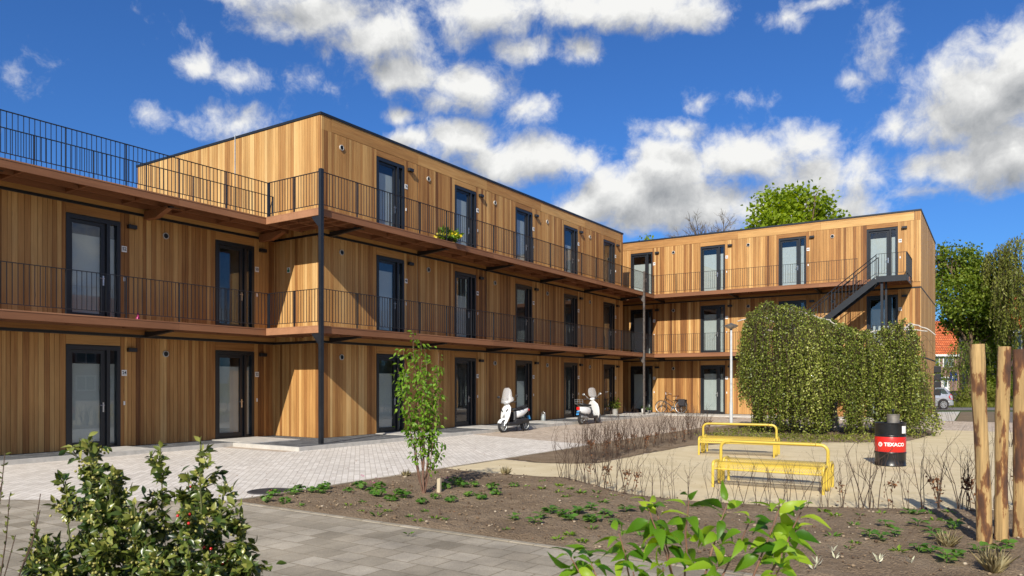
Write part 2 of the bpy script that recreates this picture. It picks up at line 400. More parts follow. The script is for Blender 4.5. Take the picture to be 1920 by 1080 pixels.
def paving(name, bw, bh, cols, mortar, rot=0, off=.5, msize=.02, rough=.85, dirt=.25, offs_freq=2, bump=.4):
    m, t, b = new_mat(name); l = t.links.new
    co = t.nodes.new('ShaderNodeTexCoord'); mp = N(t, 'ShaderNodeMapping'); mp.inputs['Rotation'].default_value = (0, 0, rot); l(co.outputs['Object'], mp.inputs['Vector'])
    br = N(t, 'ShaderNodeTexBrick', offset=off, offset_frequency=offs_freq); l(mp.outputs[0], br.inputs['Vector'])
    br.inputs['Scale'].default_value = 1; br.inputs['Brick Width'].default_value = bw; br.inputs['Row Height'].default_value = bh
    br.inputs['Mortar Size'].default_value = msize * bh; br.inputs['Mortar Smooth'].default_value = .2
    br.inputs['Color1'].default_value = (0, 0, 0, 1); br.inputs['Color2'].default_value = (1, 1, 1, 1); br.inputs['Mortar'].default_value = (.5, .5, .5, 1)
    r = t.nodes.new('ShaderNodeValToRGB'); l(br.outputs['Color'], r.inputs[0]); e = r.color_ramp.elements
    e[0].color = (*cols[0], 1); e[1].color = (*cols[-1], 1)
    for i, c in enumerate(cols[1:-1]): x = e.new((i + 1) / (len(cols) - 1)); x.color = (*c, 1)
    n = N(t, 'ShaderNodeTexNoise', i_Scale=.7, i_Detail=8.0, i_Roughness=.7); l(co.outputs['Object'], n.inputs['Vector'])
    n2 = N(t, 'ShaderNodeTexNoise', i_Scale=90.0, i_Detail=3.0, i_Roughness=.7); l(co.outputs['Object'], n2.inputs['Vector'])
    s1 = N(t, 'ShaderNodeMapRange', i_1=.3, i_2=.7, i_3=1 - dirt, i_4=1 + dirt * .6); l(n.outputs['Fac'], s1.inputs[0])
    s2 = N(t, 'ShaderNodeMapRange', i_1=.3, i_2=.7, i_3=.82, i_4=1.15); l(n2.outputs['Fac'], s2.inputs[0])
    k = N(t, 'ShaderNodeMath', operation='MULTIPLY'); l(s1.outputs[0], k.inputs[0]); l(s2.outputs[0], k.inputs[1])
    mo = N(t, 'ShaderNodeMix', data_type='RGBA'); l(br.outputs['Fac'], mo.inputs[0]); l(r.outputs[0], mo.inputs[6]); mo.inputs[7].default_value = (*mortar, 1)
    mu = N(t, 'ShaderNodeVectorMath', operation='SCALE'); l(mo.outputs[2], mu.inputs[0]); l(k.outputs[0], mu.inputs[3])
    l(mu.outputs[0], b.inputs['Base Color']); b.inputs['Roughness'].default_value = rough; b.inputs['Specular IOR Level'].default_value = .25
    h = N(t, 'ShaderNodeMath', operation='MULTIPLY_ADD', i_1=-1.0); l(br.outputs['Fac'], h.inputs[0]); l(n2.outputs['Fac'], h.inputs[2])
    bp = N(t, 'ShaderNodeBump', i_Strength=bump, i_Distance=.006); l(h.outputs[0], bp.inputs['Height']); l(bp.outputs[0], b.inputs['Normal'])
    return m

def earth(name, cols, scale=30, bump=.6, dist=.03, rough=.95, big=1.2, specks=None):
    m, t, b = new_mat(name); l = t.links.new
    co = t.nodes.new('ShaderNodeTexCoord')
    n = N(t, 'ShaderNodeTexNoise', i_Scale=scale, i_Detail=8.0, i_Roughness=.7); l(co.outputs['Object'], n.inputs['Vector'])
    n2 = N(t, 'ShaderNodeTexNoise', i_Scale=big, i_Detail=5.0, i_Roughness=.6); l(co.outputs['Object'], n2.inputs['Vector'])
    a = N(t, 'ShaderNodeMath', operation='MULTIPLY_ADD', i_1=.55); l(n2.outputs['Fac'], a.inputs[0])
    a2 = N(t, 'ShaderNodeMath', operation='MULTIPLY', i_1=.5); l(n.outputs['Fac'], a2.inputs[0]); l(a2.outputs[0], a.inputs[2])
    r = t.nodes.new('ShaderNodeValToRGB'); l(a.outputs[0], r.inputs[0]); e = r.color_ramp.elements
    e[0].position = .32; e[1].position = .72; e[0].color = (*cols[0], 1); e[1].color = (*cols[-1], 1)
    for i, c in enumerate(cols[1:-1]): x = e.new(.32 + .4 * (i + 1) / (len(cols) - 1)); x.color = (*c, 1)
    last = r.outputs[0]
    v = N(t, 'ShaderNodeTexVoronoi', i_Scale=scale * 1.6); l(co.outputs['Object'], v.inputs['Vector'])
    if specks:
        sp = N(t, 'ShaderNodeSeparateColor'); l(v.outputs['Color'], sp.inputs[0])
        gt = N(t, 'ShaderNodeMath', operation='GREATER_THAN', i_1=specks[1]); l(sp.outputs[0], gt.inputs[0])
        lt = N(t, 'ShaderNodeMath', operation='LESS_THAN', i_1=.30); l(v.outputs['Distance'], lt.inputs[0])
        mm = N(t, 'ShaderNodeMath', operation='MULTIPLY'); l(gt.outputs[0], mm.inputs[0]); l(lt.outputs[0], mm.inputs[1])
        mo = N(t, 'ShaderNodeMix', data_type='RGBA'); l(mm.outputs[0], mo.inputs[0]); l(last, mo.inputs[6]); mo.inputs[7].default_value = (*specks[0], 1); last = mo.outputs[2]
    l(last, b.inputs['Base Color']); b.inputs['Roughness'].default_value = rough; b.inputs['Specular IOR Level'].default_value = .2
    hh = N(t, 'ShaderNodeMath', operation='MULTIPLY_ADD', i_1=-.6); l(v.outputs['Distance'], hh.inputs[0]); l(n.outputs['Fac'], hh.inputs[2])
    bp = N(t, 'ShaderNodeBump', i_Strength=bump, i_Distance=dist); l(hh.outputs[0], bp.inputs['Height']); l(bp.outputs[0], b.inputs['Normal'])
    return m

CEDAR = [(0, (.14, .056, .018)), (.25, (.28, .124, .037)), (.5, (.42, .216, .070)), (.75, (.54, .315, .115)), (1, (.64, .41, .172))]
M = {}
M['cedar'] = wood('cedar_cladding', CEDAR)
M['cedar_h'] = wood('cedar_plank', CEDAR, grain=(1.2, 22, 22))
M['hardwood'] = wood('hardwood_deck', [(0, (.15, .064, .032)), (.5, (.26, .115, .055)), (1, (.38, .19, .10))], grain=(1.2, 22, 22), gv=.3)
M['black'] = plain('black_steel', (.012, .014, .018), .42, 0, .5, .2)
M['frame'] = plain('anthracite_frame', (.013, .015, .019), .38, 0, .5, .15)
M['handle'] = plain('brushed_metal', (.62, .62, .62), .3, 1)
M['galv'] = plain('galvanised_steel', (.42, .44, .45), .45, .7, var=.25, scale=14)
M['glass'] = glass('window_glass', 1.85, (.94, .96, .96))
M['blind'] = plain('pale_blind', (.40, .43, .41), .8, var=.05, scale=2)
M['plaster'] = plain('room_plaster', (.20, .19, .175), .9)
M['room'] = plain('room_floor', (.25, .18, .12), .6)
M['white'] = plain('white_enamel', (.78, .78, .76), .4, var=.03)
M['ink'] = plain('black_lettering', (.012, .012, .012), .5, var=.02)
M['ventrim'] = plain('vent_ring', (.50, .49, .46), .5, var=.05)
M['roofing'] = plain('roof_bitumen', (.03, .03, .033), .9)
M['sedum'] = earth('sedum_roof', [(.06, .09, .02), (.12, .12, .04)], scale=20)
M['concrete'] = plain('pale_concrete', (.47, .45, .41), .85, var=.16, scale=5, bump=.25, bscale=120)
M['soil'] = earth('soil', [(.115, .078, .046), (.205, .148, .094), (.29, .222, .15)], scale=26, bump=.9, dist=.03, specks=((.34, .27, .19), .95))
M['sand'] = earth('shell_sand', [(.46, .375, .22), (.59, .49, .31), (.67, .575, .39)], scale=45, bump=.5, dist=.02, big=1.6, specks=((.30, .22, .12), .975))
M['gravel'] = earth('grey_gravel', [(.06, .065, .07), (.15, .155, .16), (.33, .335, .34)], scale=38, bump=1.0, dist=.04, big=3)
M['grass'] = earth('grass_ground', [(.03, .06, .012), (.06, .10, .025), (.11, .13, .04)], scale=18, bump=.8, dist=.05)
M['dirt'] = earth('bare_ground', [(.13, .10, .065), (.20, .16, .11)], scale=14, bump=.6)
M['pavers'] = paving('white_pavers', .21, .105, [(.57, .52, .455), (.64, .59, .52), (.71, .66, .59)], (.40, .35, .29), rot=R(45), msize=.05, dirt=.10)
M['bricks_road'] = paving('brown_pavers', .20, .10, [(.40, .32, .245), (.49, .40, .31), (.57, .48, .385)], (.36, .30, .24), rot=R(90), msize=.06, dirt=.18)
M['tiles'] = paving('old_grey_tiles', .31, .31, [(.27, .232, .172), (.335, .292, .222), (.41, .362, .285), (.35, .302, .228)], (.245, .205, .145), off=.5, msize=.028, dirt=.5, bump=.5)
M['asphalt'] = earth('asphalt', [(.13, .12, .115), (.20, .185, .175)], scale=60, bump=.2, dist=.01)
M['yellow'] = plain('yellow_paint', (.58, .42, .06), .35, var=.10, scale=5)
M['bark'] = plain('brown_bark', (.13, .085, .05), .9, var=.4, scale=25, bump=.5)
M['twig'] = plain('twig_brown', (.075, .046, .030), .85, var=.3, scale=30)
M['birchbark'] = plain('birch_bark', (.45, .41, .36), .8, var=.35, scale=18)
M['rubber'] = plain('tyre_rubber', (.018, .018, .019), .75, var=.15)
M['darkplastic'] = plain('dark_plastic', (.022, .022, .024), .55)
M['whitepaint'] = plain('white_paint', (.74, .74, .73), .22, coat=.6, var=.03)
M['silver'] = plain('silver_paint', (.55, .56, .58), .28, .55, coat=.8, var=.03)
M['red'] = plain('red_lens', (.62, .015, .012), .25, var=.05)
M['terra'] = plain('terracotta', (.42, .20, .12), .8)
M['greypot'] = plain('grey_pot', (.33, .32, .30), .8)

# ------------------------------------------------------------------ ground
def ragged(poly, amp=.05, step=.12):
    """a soft, untidy edge where earth and sand meet; edges along kerbs stay straight"""
    r = []; n = len(poly)
    for i in range(n):
        a = Vector(poly[i]); c = Vector(poly[(i + 1) % n]); ln = (c - a).length; r.append(tuple(a))
        if (a.x < -9.0 and c.x < -9.0) or (a.y < 6.75 and c.y < 6.75) or max(a.x, c.x) > 4: continue
        m = int(ln / step); nn = Vector((-(c - a).y, (c - a).x)) / max(ln, 1e-6)
        for k in range(1, m):
            p = a.lerp(c, k / m); f = min(1, k / 2, (m - k) / 2)
            d = float(vnoise(np.array([p.x * 2.3]), np.array([p.y * 2.3]), 17)[0]) * .7 + float(vnoise(np.array([p.x * 7]), np.array([p.y * 7]), 19)[0]) * .5
            q = p + nn * d * amp * f; r.append((q.x, q.y))
    return r
def sheet(name, poly, z, mat, kind='structure'):
    b = MB(); b.add([(x, y, z) for x, y in poly], [tuple(range(len(poly)))])
    o = b.build(name, mat, kind=kind)
    if o.data.polygons[0].normal.z < 0: o.data.flip_normals()
    return o
sheet('ground', [(-1500, -1500), (1500, -1500), (1500, 1500), (-1500, 1500)], -.075, M['grass'])
sheet('courtyard_paving', [(-30, 12), (40, 12), (40, 38.3), (-30, 38.3)], -.058, M['bricks_road'])
sheet('white_paved_lane', [(-30, 12), (-14.6, 12), (-14.6, 19.6), (-9.1, 18.1), (-9.15, 6.6), (-12.1, 4.85), (-26, -3.6), (-30, -3)], -.054, M['pavers'])
sheet('old_tile_path', [(-9.15, 6.56), (22, 6.56), (22, -12), (-30, -12), (-26, -3.6), (-12.1, 4.85)], -.050, M['tiles'])
SAND_LO = [(-9.14, 11.46), (-7.98, 11.3), (-6.39, 11.52), (-6.0, 11.27), (-5.3, 10.75), (-4.61, 10.37), (-3.7, 10.24), (-2.52, 10.42), (-1.68, 10.87), (-.6, 11.43), (.33, 11.95), (3, 13.2), (20, 19)]
SAND_UP = [(20, 30.5), (-.6, 30.6), (-1.9, 30.6), (-1.62, 28.4), (-2.14, 24.1), (-3.12, 23.0), (-4.98, 21.8), (-6.3, 20.2), (-6.88, 19.2), (-7.0, 16.2), (-7.0, 14.0), (-7.6, 13.5), (-8.2, 13.35), (-9.14, 13.55)]
sheet('shell_sand_path', ragged(SAND_LO + SAND_UP, .03), -.052, M['sand'])

def inside(px, py, poly):
    r = np.zeros(px.shape, bool); n = len(poly)
    for i in range(n):
        x0, y0 = poly[i]; x1, y1 = poly[(i + 1) % n]
        c = ((y0 > py) != (y1 > py)) & (px < (x1 - x0) * (py - y0) / (y1 - y0 + 1e-12) + x0)
        r ^= c
    return r
def edge_dist(px, py, poly):
    d = np.full(px.shape, 1e9); n = len(poly)
    for i in range(n):
        a = np.array(poly[i]); b = np.array(poly[(i + 1) % n]); ab = b - a
        t = np.clip(((px - a[0]) * ab[0] + (py - a[1]) * ab[1]) / (ab @ ab + 1e-12), 0, 1)
        d = np.minimum(d, np.hypot(px - a[0] - t * ab[0], py - a[1] - t * ab[1]))
    return d
def bed_height(x, y):
    return .022 + .014 * vnoise(x * 2.1, y * 2.1, 3) + .012 * vnoise(x * 6.5, y * 6.5, 5) + .012 * vnoise(x * 15, y * 15, 9)
def bed(name, poly, step, box):
    """raked earth: flat edge, lumpy middle"""
    o = sheet(name, poly, -.046, M['soil'])
    xs = np.arange(box[0], box[2], step); ys = np.arange(box[1], box[3], step)
    X, Y = np.meshgrid(xs, ys); ins = inside(X, Y, poly); d = edge_dist(X, Y, poly)
    Z = -.054 + np.minimum(1, d / .22) * (.012 + bed_height(X, Y))
    ok = ins[:-1, :-1] & ins[1:, :-1] & ins[:-1, 1:] & ins[1:, 1:]
    idx = np.arange(X.size).reshape(X.shape)
    Fc = np.stack([idx[:-1, :-1], idx[:-1, 1:], idx[1:, 1:], idx[1:, :-1]], -1)[ok]
    V = np.stack([X, Y, Z], -1).reshape(-1, 3)
    used = np.zeros(len(V), bool); used[Fc.ravel()] = True; mp = np.cumsum(used) - 1
    t = quick_mesh(name + '_lumps', V[used], mp[Fc], M['soil'], smooth=True)
    b = bmesh.new(); b.from_mesh(o.data); b.from_mesh(t.data); b.to_mesh(o.data); b.free(); bpy.data.objects.remove(t)
    return o
BED1 = [(-9.12, 6.6)] + [(-9.16, 9.0)] + SAND_LO[:-1] + [(6, 13.5), (6, 6.58)]
BED2 = [(-9.14, 13.6), (-8.2, 13.38), (-7.6, 13.53), (-7.0, 14.03), (-7.0, 16.2), (-6.88, 19.2), (-6.3, 20.2), (-4.98, 21.8), (-3.12, 23.0), (-2.14, 24.1), (-1.62, 28.4), (-1.95, 30.3), (-8.5, 30.0), (-9.25, 27), (-9.3, 19)]
BED1 = ragged(BED1, .06); BED2 = ragged(BED2, .09)
bed('planting_bed', BED1, .045, (-9.2, 6.5, 4, 13.4))
bed('birch_bed', BED2, .09, (-9.4, 13.2, -1.5, 30.4))
sheet('pale_slab_path', [(-2.75, 37.4), (-1.5, 37.9), (-1.7, 50.5), (-2.9, 49)], -.046, M['concrete'])
sheet('bare_earth_patch', [(-1.45, 38.0), (.1, 37.9), (.2, 52), (-1.65, 50.5)], -.050, M['dirt'])
sheet('right_path', [(.14, 37.9), (9, 38.5), (9, 53), (.25, 52)], -.052, M['asphalt'])
sheet('street', [cw(-60, 45.6), cw(60, 45.6), cw(60, 50.6), cw(-60, 50.6)], -.060, M['asphalt'])
sheet('far_pavement', [cw(-60, 66), cw(60, 66), cw(60, 76), cw(-60, 76)], -.058, M['bricks_road'])
# gravel strip, slabs and kerb along the house
b = MB()
for q in ([(-18.9, -4), (-17.12, -4), (-17.12, 12.5), (-18.9, 12.5)], [(-18.9, 12.5), (-14.5, 12.5), (-14.5, 36.4), (-18.9, 36.4)]):
    b.add([(x, y, .02) for x, y in q], [(0, 1, 2, 3)])
b.build('gravel', M['gravel'], kind='stuff')
b = MB()
b.box((-17.12, -4, -.09), (-17.04, 12.36, .045)); b.box((-17.04, 12.34, -.09), (-14.42, 12.44, .045)); b.box((-14.5, 12.442, -.09), (-14.42, 36.4, .045))
b.build('kerb', M['concrete'], kind='structure')
b = MB()
for y in (4.7, 8.75, 12.7):
    b.box((-18.5, y, -.06), (-17.122, min(y + 1.5, 12.33 if y < 12 else 14.2), .04))
b.box((-17.1, 12.46, -.06), (-16.55, 14.2, .04))
for y in (17.15, 21.2, 25.3, 29.35, 33.4): b.box((-16.45, y, -.06), (-14.502, y + 1.5, .04))
b.box((-16.4, 35.3, -.06), (-14.6, 36.0, .038))
b.box((-19, 36.45, -.06), (-2.9, 38.2, .004))
b.build('doorstep_slabs', M['concrete'], kind='structure')
b = MB(); b.box((-9.19, 6.62, -.09), (-9.11, 28.6, -.040)); b.box((-9.1, 6.545, -.09), (22, 6.615, -.041))
b.build('bed_edging', M['tiles'], kind='structure')

# ------------------------------------------------------------------ the timber wings
ST = 3.155
def door_proto():
    fr = MB(); W_, H = 1.31, 2.56
    for x0, x1 in ((0, .09), (.965, 1.045), (1.225, W_)): fr.box((x0, -.035, .02), (x1, .10, H))
    for x0, x1 in ((.09, .965), (1.045, 1.225)):
        fr.box((x0, -.033, H - .10), (x1, .10, H)); fr.box((x0, -.033, .02), (x1, .10, .07))
    fr.box((.0, -.075, -.03), (W_, .1, .018))
    d = fr.build('door', M['frame'])
    lf = MB()
    for x0, x1 in ((.094, .165), (.845, .961)): lf.box((x0, .02, .075), (x1, .085, H - .104))
    lf.box((.165, .02, .075), (.845, .085, .2)); lf.box((.165, .02, H - .19), (.845, .085, H - .104))
    lf.build('door_leaf', M['frame'], d)
    gp = MB(); gp.box((.16, .045, .19), (.85, .057, H - .18)); gp.build('glass_pane', M['glass'], d)
    gp = MB(); gp.box((1.043, .045, .068), (1.227, .057, H - .098)); gp.build('glass_pane', M['glass'], d)
    h = MB(); h.box((.885, .008, .92), (.921, .02, 1.16)); h.tube([(.903, .01, 1.09), (.903, -.04, 1.09), (.80, -.045, 1.09)], .011, 8); h.ball((.903, .004, .97), .015)
    h.build('handle', M['handle'], d)
    return d
BLINDS = []
for lo, hi in ((.12, 1.95), (.12, 2.12), (.62, 1.98), (.08, 1.72)):
    b = MB(); b.box((.14, .10, lo), (.86, .104, hi)); b.box((1.03, .10, lo), (1.24, .104, hi)); BLINDS.append(b)
_door = []
def door_copy(root):
    if not _door: d = door_proto(); _door.append(d); _door.append(kids(d)); d.parent = root; return d
    c = _door[0].copy(); COL.objects.link(c); c.parent = root
    for ch in _door[1]: k = ch.copy(); COL.objects.link(k); k.parent = c
    return c
def vent_proto():
    b = MB(); b.lathe([(.085, .0), (.085, -.03), (.068, -.034), (.066, -.012)], (0, 0, 0), 24, axis='y'); v = b.build('vent', M['ventrim'], smooth=40, fix=True)
    b = MB(); b.lathe([(.067, -.013), (.001, -.013)], (0, 0, 0), 20, axis='y')
    for k in range(7):
        z = -.054 + k * .018; w = math.sqrt(max(0, .064 ** 2 - z * z)); b.box((-w, -.024, z - .003), (w, -.012, z + .003))
    b.build('grille', M['black'], v)
    return v
def lamp_proto():
    b = MB(); b.box((-.11, -.11, -.05), (.11, 0, .05)); return b.build('wall_lamp', M['black'], bevel=.008)
def bell_proto():
    b = MB(); b.box((-.022, -.02, -.05), (.022, 0, .05)); return b.build('doorbell', M['white'], bevel=.006)
PROTO = {}
def fixture(kind, maker, parent, loc):
    if kind not in PROTO:
        PROTO[kind] = maker(); o = PROTO[kind]; o.parent = parent
    else: o = copy_tree(PROTO[kind], parent)
    o.location = loc; return o

def boards(b, ax, u0, u1, z0, z1, at, out, rnd, wlo=.085, whi=.145, mu=.5, sd=.185):
    """upright planks from u0 to u1 on the plane 'at'; ax is the axis they follow, out the outward sign"""
    u = u0; drift = rnd.normal(mu, .05)
    while u < u1 - .01:
        w = rnd.uniform(wlo, whi)
        if u1 - u - w < .06: w = u1 - u
        t = float(np.clip(rnd.normal(drift, sd), .02, .98)); o0 = at; o1 = at + out * (.022 + rnd.uniform(0, .002))
        if ax == 'x': b.box((u + .004, o0, z0), (u + w - .004, o1, z1), t)
        else: b.box((o0, u + .004, z0), (o1, u + w - .004, z1), t)
        u += w

def plate(parent, loc, num):
    b = MB(); b.box((-.065, -.012, -.075), (.065, 0, .075)); p = b.build('number_plate', M['white'], parent, loc=loc)
    o = bpy.data.objects.new('number', text_mesh(num, .115, .001, .9, .002)); COL.objects.link(o); o.parent = p
    o.location = (0, -.0135, 0); o.rotation_euler = (R(90), 0, 0)
    if not o.data.materials: o.data.materials.append(M['ink'])

def railing(parent, pts, z, name='railing', post_gap=1.33, skip_last=False, h=1.0):
    """upright bars between two rails; each post its own piece"""
    P = [Vector((x, y, z)) for x, y in pts]; b = MB(); bars = []; posts = []
    for i in range(len(P) - 1):
        a, c = P[i], P[i + 1]; ln = (c - a).length; d = (c - a) / ln; n = max(1, round(ln / post_gap))
        for k in range(n + (1 if i == len(P) - 2 else 0)): posts.append((a + d * (ln * k / n), d))
        m = max(2, round(ln / .108))
        for k in range(m + 1):
            q = a + d * (ln * k / m)
            if all((q - s[0]).length > .035 for s in posts): bars.append(q)
    for q in bars: b.box((q.x - .006, q.y - .006, z + .125), (q.x + .006, q.y + .006, z + h - .012))
    r = b.build(name, M['black'], parent)
    for i in range(len(P) - 1):
        e = (P[i + 1] - P[i]).normalized() * .02
        for nm, zz, ww, hh in (('top_rail', h - .006, .045, .014), ('bottom_rail', .118, .03, .014)):
            t = MB(); t.obox(P[i] - e + Vector((0, 0, zz)), P[i + 1] + e + Vector((0, 0, zz + .0006 * i)), ww, hh); t.build(nm, M['black'], r)
    for q, d in posts:
        t = MB(); t.obox(q + Vector((0, 0, -.12)), q + Vector((0, 0, h - .013)), .048, .014, up=tuple(d)); t.build('rail_post', M['black'], r)
    return r

def deck(parent, x0, x1, w, z, joint=(), rnd=rng, y_in=-.03, arms=True, blocks=1.355):
    """gallery floor along x, w deep in front of the facade (towards -y)"""
    b = MB(); y = -w
    while y < y_in - .02:
        w2 = min(.142, y_in - y); xx = x0
        while xx < x1:
            ln = min(x1 - xx, rnd.uniform(3.2, 4.4))
            if x1 - xx - ln < .8: ln = x1 - xx
            b.box((xx + .002, y + .003, z - .028), (xx + ln - .002, y + w2 - .003, z + rnd.uniform(-.002, .002)), float(rnd.uniform(.3, .9))); xx += ln
        y += w2
    dk = b.build('gallery_floor', M['hardwood'], parent)
    e = MB(); xx = x0
    while xx < x1:
        ln = min(4.065, x1 - xx)
        if x1 - xx - ln < .5: ln = x1 - xx
        e.box((xx + .002, -w + .012, z - .195), (xx + ln - .002, -w + .058, z - .030), float(rnd.uniform(.35, .7))); xx += ln
    e.build('edge_beam', M['hardwood'], dk)
    j = MB()
    for yy in (-w * .52, -.10): j.box((x0 + .05, yy - .025, z - .165), (x1 - .05, yy + .025, z - .0295), .4)
    xx = x0 + .6
    while xx < x1 - .2:
        j.box((xx - .022, -w + .06, z - .145), (xx + .022, -w * .52 - .027, z - .0295), .45); j.box((xx - .022, -w * .52 + .027, z - .145), (xx + .022, -.127, z - .0295), .35); xx += blocks
    j.build('joists', M['hardwood'], dk)
    if arms:
        for xx in joint:
            if x0 < xx < x1:
                s = MB(); s.prism([(-.01, z - .35), (-.01, z - .20), (-w * .86, z - .20), (-w * .86, z - .235), (-.45, z - .31)], xx - .05, xx + .05, 'x')
                s.box((xx - .12, -w * .80, z - .2), (xx + .30, -w * .80 + .1, z - .197)); s.build('steel_arm', M['black'], dk)
    return dk

def wing(name, label, origin, rz, L, depth, storeys, mods, numbers, seed, ends=(True, True), back=True, group=None, blind_pick=None):
    rnd = np.random.default_rng(seed)
    root = empty(name, (*origin, 0), rz, label, 'building')
    top = {3: 9.50, 2: 6.20}[storeys]
    c = MB(); fc = MB(); bd = MB(); lintels, fascias = [], []
    c.box((.0, 1.6, -.1), (L, depth, top - .02))
    xs = [-.0] + [v for m in mods for v in (m + 2.045, m + 3.335)] + [L]
    for s in range(storeys):
        z0 = s * ST
        for i in range(0, len(xs), 2): c.box((xs[i] + (.001 if i == 0 else 0), .0, z0 - (.1 if s == 0 else 0)), (xs[i + 1], 1.598, z0 + 2.575))
        zt = z0 + ST - .003 if s < storeys - 1 else top - .02
        c.box((0.0, .0, z0 + 2.577), (L, 1.597, zt))
        last3 = (s == storeys - 1 and storeys == 3)
        zb = z0 + (.03 if s == 0 else .0) - (0 if s == 0 else .03)
        z1 = z0 + 2.815 if not last3 else 9.085
        segs = [(0, mods[0] - .0 if last3 else mods[0])] if mods[0] > .05 else []
        for m in mods:
            segs += [(m, m + 2.035), (m + 3.345, min(m + 4.03 if m != mods[-1] else L, L))]
        for (a, e) in segs:
            zz = z1
            if last3 and (e <= mods[0] + .01 or a > mods[-1] + 3.3): zz = 9.085
            boards(fc, 'x', a, e, zb, zz, 0, -1, rnd)
        for m in mods:
            lintels.append(((m + 2.037, 0, z0 + 2.585), (m + 3.343, -.024, z1 - .002), float(rnd.uniform(.3, .62))))
        if not last3:
            bd.box((-.03, -.03, z0 + 2.83), (L + .0, 0, z0 + 2.885))
            x = 0
            for m in list(mods[1:]) + [L]:
                fascias.append(((x + .003, 0, z0 + 2.895), (m - .003, -.024, z0 + 3.11), float(rnd.uniform(.3, .7)))); x = m
        else:
            x = mods[0] + .15
            boards(fc, 'x', 0, x - .006, 9.087, 9.497, 0, -1, np.random.default_rng(seed + 5))
            boards(fc, 'x', L - .24, L, 9.087, 9.497, 0, -1, np.random.default_rng(seed + 6))
            for m in list(mods[1:]) + [L - .245]:
                fascias.append(((x, 0, 9.095), (m - .005, -.026, 9.425), float(rnd.uniform(.4, .8))))
                fascias.append(((x, 0, 9.432), (m - .005, -.024, 9.497), float(rnd.uniform(.35, .7)))); x = m
    for k, (on, xe, sg) in enumerate(((ends[0], 0, -1), (ends[1], L, 1))):
        if not on: continue
        lev = [(.03, 2.815), (2.895, 2.83 + ST - .01), (2.895 + ST, top - .005)] if storeys == 3 else [(.03, 2.815), (2.895, top)]
        for (a, e) in lev: boards(fc, 'y', 0 if sg < 0 else -.02, depth, a, e, xe, sg, rnd, mu=.62)
        for z in ([2.83, 2.83 + ST] if storeys == 3 else [2.83]): bd.box((xe, -.0295, z), (xe + sg * .03, depth, z + .055))
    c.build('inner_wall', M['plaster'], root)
    fc.build('wall', M['cedar'], root)
    for nm, lst in (('lintel_board', lintels), ('fascia_board', fascias)):
        for q in lst: h_ = MB(); h_.box(*q); h_.build(nm, M['cedar_h'], root)
    bd.build('joint_band', M['black'], root)
    r = MB(); r.box((.02, .02, top - .018), (L - .02, depth - .02, top + .02)); ro = r.build('roof', M['roofing'] if storeys == 3 else M['sedum'], root)
    if storeys == 3:
        r = MB(); o_ = .045; zt = top + .078
        r.box((-o_, -o_, top + .002), (L + o_, .12, zt)); r.box((-o_, depth - .12, top + .002), (L + o_, depth + o_, zt))
        r.box((-o_, .1205, top + .003), (.12, depth - .1205, zt - .001)); r.box((L - .12, .1205, top + .003), (L + o_, depth - .1205, zt - .001))
        r.build('roof_edge', M['black'], ro)
    for s in range(storeys):
        z0 = s * ST
        for i, m in enumerate(mods):
            d = door_copy(root)
            d.location = (m + 2.035, .0, z0)
            kind = blind_pick(s, i)
            if kind is not None:
                if kind not in PROTO:
                    PROTO[kind] = BLINDS[kind].build('blind', M['blind']); bl = PROTO[kind]
                else: bl = bpy.data.objects.new('blind', PROTO[kind].data); COL.objects.link(bl)
                bl.parent = d
            fixture('lamp', lamp_proto, root, (m + 3.62, -.024, z0 + 2.49)); fixture('vent', vent_proto, root, (m + .53, -.024, z0 + 2.42))
            fixture('bell', bell_proto, root, (m + 3.44, -.024, z0 + 1.13))
            plate(root, (m + 3.44, -.024, z0 + 1.9), numbers[s][i])
    return root


r1 = np.random.default_rng(11)
XA, XB, YC = -18.57, -16.49, 38.25
A = wing('timber_building', 'two-storey timber-clad wing with a double railing round its flat roof terrace', (XA, -1.3), R(90), 16.22, 9.6, 2,
         [0.01, 4.05, 8.09, 12.12], [['28', '26', '24', '22'], ['56', '54', '52', '50']], 21, ends=(True, False), blind_pick=lambda s, i: [1, 1, 1, 1][i] if s == 0 else [1, 1, 1, None][i])
B = wing('timber_building', 'long three-storey timber-clad wing with the black corner post and two scooters parked before it', (XB, 14.92), R(90), 20.85, 9.64, 3,
         [.25 + 4.065 * k for k in range(5)], [['20', '18', '16', '14', '12'], ['48', '46', '44', '42', '40'], ['76', '74', '72', '70', '68']], 22,
         blind_pick=lambda s, i: [[0, None, 3, None, None], [1, 3, None, None, None], [1, 1, 1, 3, None]][s][i])
Cw = wing('timber_building', 'three-storey timber-clad wing with the black outside staircase, behind the weeping birch', (-19.4, YC), 0, 16.57, 9.66, 3,
         [.25 + 4.02 * k for k in range(4)], [['8', '6', '4', '2'], ['36', '34', '32', '30'], ['64', '62', '60', '58']], 23, ends=(True, True),
         blind_pick=lambda s, i: [[1, 1, 1, 1], [1, 1, 3, 0], [0, 1, 1, 1]][s][i])
